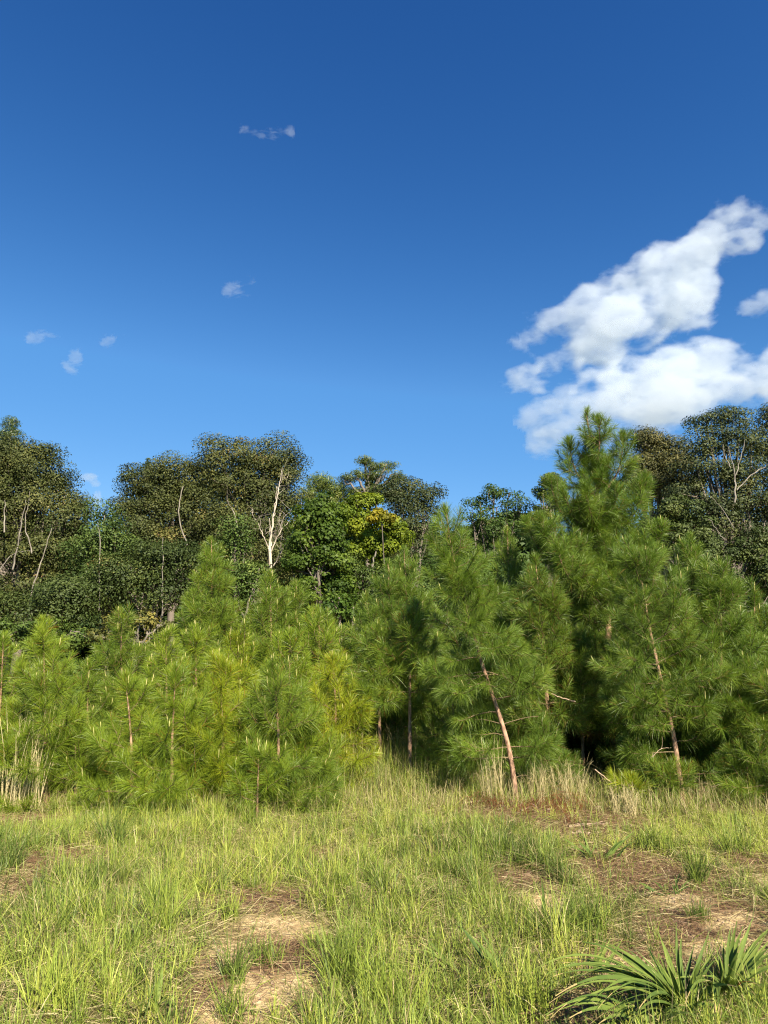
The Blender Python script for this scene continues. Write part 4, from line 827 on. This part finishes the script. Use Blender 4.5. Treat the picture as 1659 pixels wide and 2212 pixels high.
# ------------------------------------------------------------------ clouds: volumes with real thickness
def cloud_mat(name, dens, nscale, erode):
    m, t, N = nodes(name); L = t.links.new
    vi = N('ShaderNodeVolumeInfo'); tc = N('ShaderNodeTexCoord')
    n1 = N('ShaderNodeTexNoise'); n1.inputs['Scale'].default_value = nscale; n1.inputs['Detail'].default_value = 6; n1.inputs['Roughness'].default_value = .62; mp = N('ShaderNodeMapping'); mp.inputs['Scale'].default_value = (.6, 1, 1.9) if dens < .01 else (.7, 1, 1.35); mp.inputs['Rotation'].default_value = (0, R(-20), 0); n1.inputs['Distortion'].default_value = .8 if dens < .01 else .2; L(tc.outputs['Object'], mp.inputs[0]); L(mp.outputs[0], n1.inputs['Vector'])
    n2 = N('ShaderNodeTexNoise'); n2.inputs['Scale'].default_value = nscale*.28; n2.inputs['Detail'].default_value = 3; L(tc.outputs['Object'], n2.inputs['Vector'])
    av = N('ShaderNodeMath', operation='ADD'); L(n1.outputs['Fac'], av.inputs[0]); L(n2.outputs['Fac'], av.inputs[1])
    a = N('ShaderNodeMath', operation='MULTIPLY_ADD'); L(av.outputs[0], a.inputs[0]); a.inputs[1].default_value = erode*1.5; a.inputs[2].default_value = -erode*1.62
    b = N('ShaderNodeMath', operation='ADD'); L(vi.outputs['Density'], b.inputs[0]); L(a.outputs[0], b.inputs[1])
    r = N('ShaderNodeMapRange'); r.inputs[1].default_value = .08; r.inputs[2].default_value = .38; r.inputs[3].default_value = 0; r.inputs[4].default_value = dens; L(b.outputs[0], r.inputs[0])
    c = N('ShaderNodeMath', operation='MULTIPLY'); L(r.outputs[0], c.inputs[0]); g = N('ShaderNodeMath', operation='GREATER_THAN'); L(vi.outputs['Density'], g.inputs[0]); g.inputs[1].default_value = .0; L(g.outputs[0], c.inputs[1])
    p = N('ShaderNodeVolumePrincipled'); p.inputs['Color'].default_value = (.80, .84, .90, 1); p.inputs['Anisotropy'].default_value = .25; p.inputs['Density Attribute'].default_value = ''
    L(c.outputs[0], p.inputs['Density'])
    o = N('ShaderNodeOutputMaterial'); L(p.outputs[0], o.inputs['Volume']); return m
def cloud(name, label, Y, blobs, mat, voxel, band):
    P0 = at(blobs[0][0], blobs[0][1], Y)
    g = bpy.data.node_groups.new(name+'_volume', 'GeometryNodeTree'); g.interface.new_socket('Geometry', in_out='INPUT', socket_type='NodeSocketGeometry'); g.interface.new_socket('Geometry', in_out='OUTPUT', socket_type='NodeSocketGeometry')
    go = g.nodes.new('NodeGroupOutput'); jn = g.nodes.new('GeometryNodeJoinGeometry')
    for bl in blobs:
        px, py, rx, ry = bl[:4]; dy = bl[4] if len(bl) > 4 else 0; ang = bl[5] if len(bl) > 5 else 0
        m = ppm(px, py, Y+dy); c = at(px, py, Y+dy)-P0
        ic = g.nodes.new('GeometryNodeMeshIcoSphere'); ic.inputs['Radius'].default_value = 1; ic.inputs['Subdivisions'].default_value = 3
        tf = g.nodes.new('GeometryNodeTransform'); tf.inputs['Translation'].default_value = c; tf.inputs['Rotation'].default_value = (0, -R(ang), 0); tf.inputs['Scale'].default_value = (rx*m, (rx+ry)*.5*m, ry*m)
        g.links.new(ic.outputs[0], tf.inputs[0]); g.links.new(tf.outputs[0], jn.inputs[0])
    mv = g.nodes.new('GeometryNodeMeshToVolume'); mv.resolution_mode = 'VOXEL_SIZE'
    mv.inputs['Voxel Size'].default_value = voxel; mv.inputs['Interior Band Width'].default_value = band; mv.inputs['Density'].default_value = 1.0
    sm = g.nodes.new('GeometryNodeSetMaterial'); sm.inputs['Material'].default_value = mat
    g.links.new(jn.outputs[0], mv.inputs[0]); g.links.new(mv.outputs[0], sm.inputs[0]); g.links.new(sm.outputs[0], go.inputs[0])
    vol = bpy.data.volumes.new(name); vol.materials.append(mat); o = link(name, vol, None, P0)
    md = o.modifiers.new('volume', 'NODES'); md.node_group = g
    tag(o, label, 'cloud', 'clouds in the sky', 'thing'); return o
CM = cloud_mat('cloud_big', .016, .020, 1.05)
CW = cloud_mat('cloud_wisp', .0098, .045, 2.3)
big = [(1560, 478, 64, 38, 0, 20), (1615, 480, 56, 30, 0, -20), (1600, 520, 60, 34), (1540, 520, 60, 44, 0, 35), (1490, 560, 76, 58, 0, 35), (1425, 575, 66, 50, 0, 35), (1375, 600, 84, 58, 0, 35), (1330, 620, 76, 54, 0, 35), (1275, 655, 74, 48, 0, 30), (1205, 692, 74, 38, 0, 25), (1165, 708, 44, 34), (1450, 640, 90, 64, 0, 40), (1350, 680, 106, 68, 0, 30), (1300, 735, 104, 54), (1400, 710, 76, 52, 0, 35), (1230, 780, 100, 46, 0, 15), (1160, 815, 76, 42), (1115, 828, 44, 30), (1270, 800, 90, 36), (1500, 690, 44, 26), (1515, 620, 50, 52, 0, 40), (1130, 745, 30, 16)]
low = [(1175, 885, 60, 40), (1150, 900, 36, 26), (1220, 865, 66, 48), (1290, 840, 84, 54, 0, 15), (1370, 815, 94, 60, 0, 10), (1450, 795, 84, 58), (1520, 770, 84, 50), (1580, 800, 70, 34), (1240, 915, 84, 48), (1330, 890, 114, 56), (1430, 870, 114, 56), (1530, 855, 114, 50), (1620, 835, 80, 56), (1680, 820, 60, 54), (1195, 940, 56, 34), (1180, 965, 44, 22), (1600, 765, 28, 18), (1290, 935, 70, 34), (1690, 790, 60, 50), (1380, 920, 90, 30)]
cloud('cloud', 'upper white cloud slanting up to the right edge of the sky', 1500, big, CM, 9, 55)
cloud('cloud', 'bright lower cloud bank behind the spire of the tallest pine', 1450, low, CM, 9, 55)
cloud('cloud', 'small white cloud cut by the right edge level with the upper cloud', 1500, [(1650, 650, 50, 30), (1700, 640, 50, 40), (1620, 660, 26, 16)], CM, 8, 40)
cloud('cloud', 'low cloud scrap between the tallest pine and the right-hand oaks', 1600, [(1330, 985, 40, 26), (1400, 960, 60, 26), (1440, 945, 40, 16), (1370, 1000, 50, 26)], CM, 8, 40)
cloud('cloud', 'thin wisp high in the middle left of the sky', 1400, [(530, 280, 14, 9), (560, 290, 22, 8), (595, 290, 22, 8), (625, 285, 12, 12)], CW, 4, 14)
cloud('cloud', 'pair of thin wisps right of mid-left in the middle of the sky', 1400, [(505, 625, 28, 16), (520, 635, 18, 9), (545, 610, 18, 12, 0, 40)], CW, 4, 14)
cloud('cloud', 'thin wisp nearest the left edge of the sky', 1400, [(80, 730, 26, 14), (100, 728, 30, 10)], CW, 4, 14)
cloud('cloud', 'thin wisp shaped like a hook below its two neighbours', 1400, [(168, 770, 18, 24), (150, 795, 22, 9, 0, -30)], CW, 4, 14)
cloud('cloud', 'thin slanting wisp just right of the hooked one', 1400, [(240, 735, 24, 11, 0, 25), (262, 722, 14, 8)], CW, 4, 14)
cloud('cloud', 'little bright cloud low in the dip beside the left oak', 1600, [(195, 1030, 24, 12), (207, 1045, 14, 10), (210, 1080, 12, 22)], CM, 5, 25)
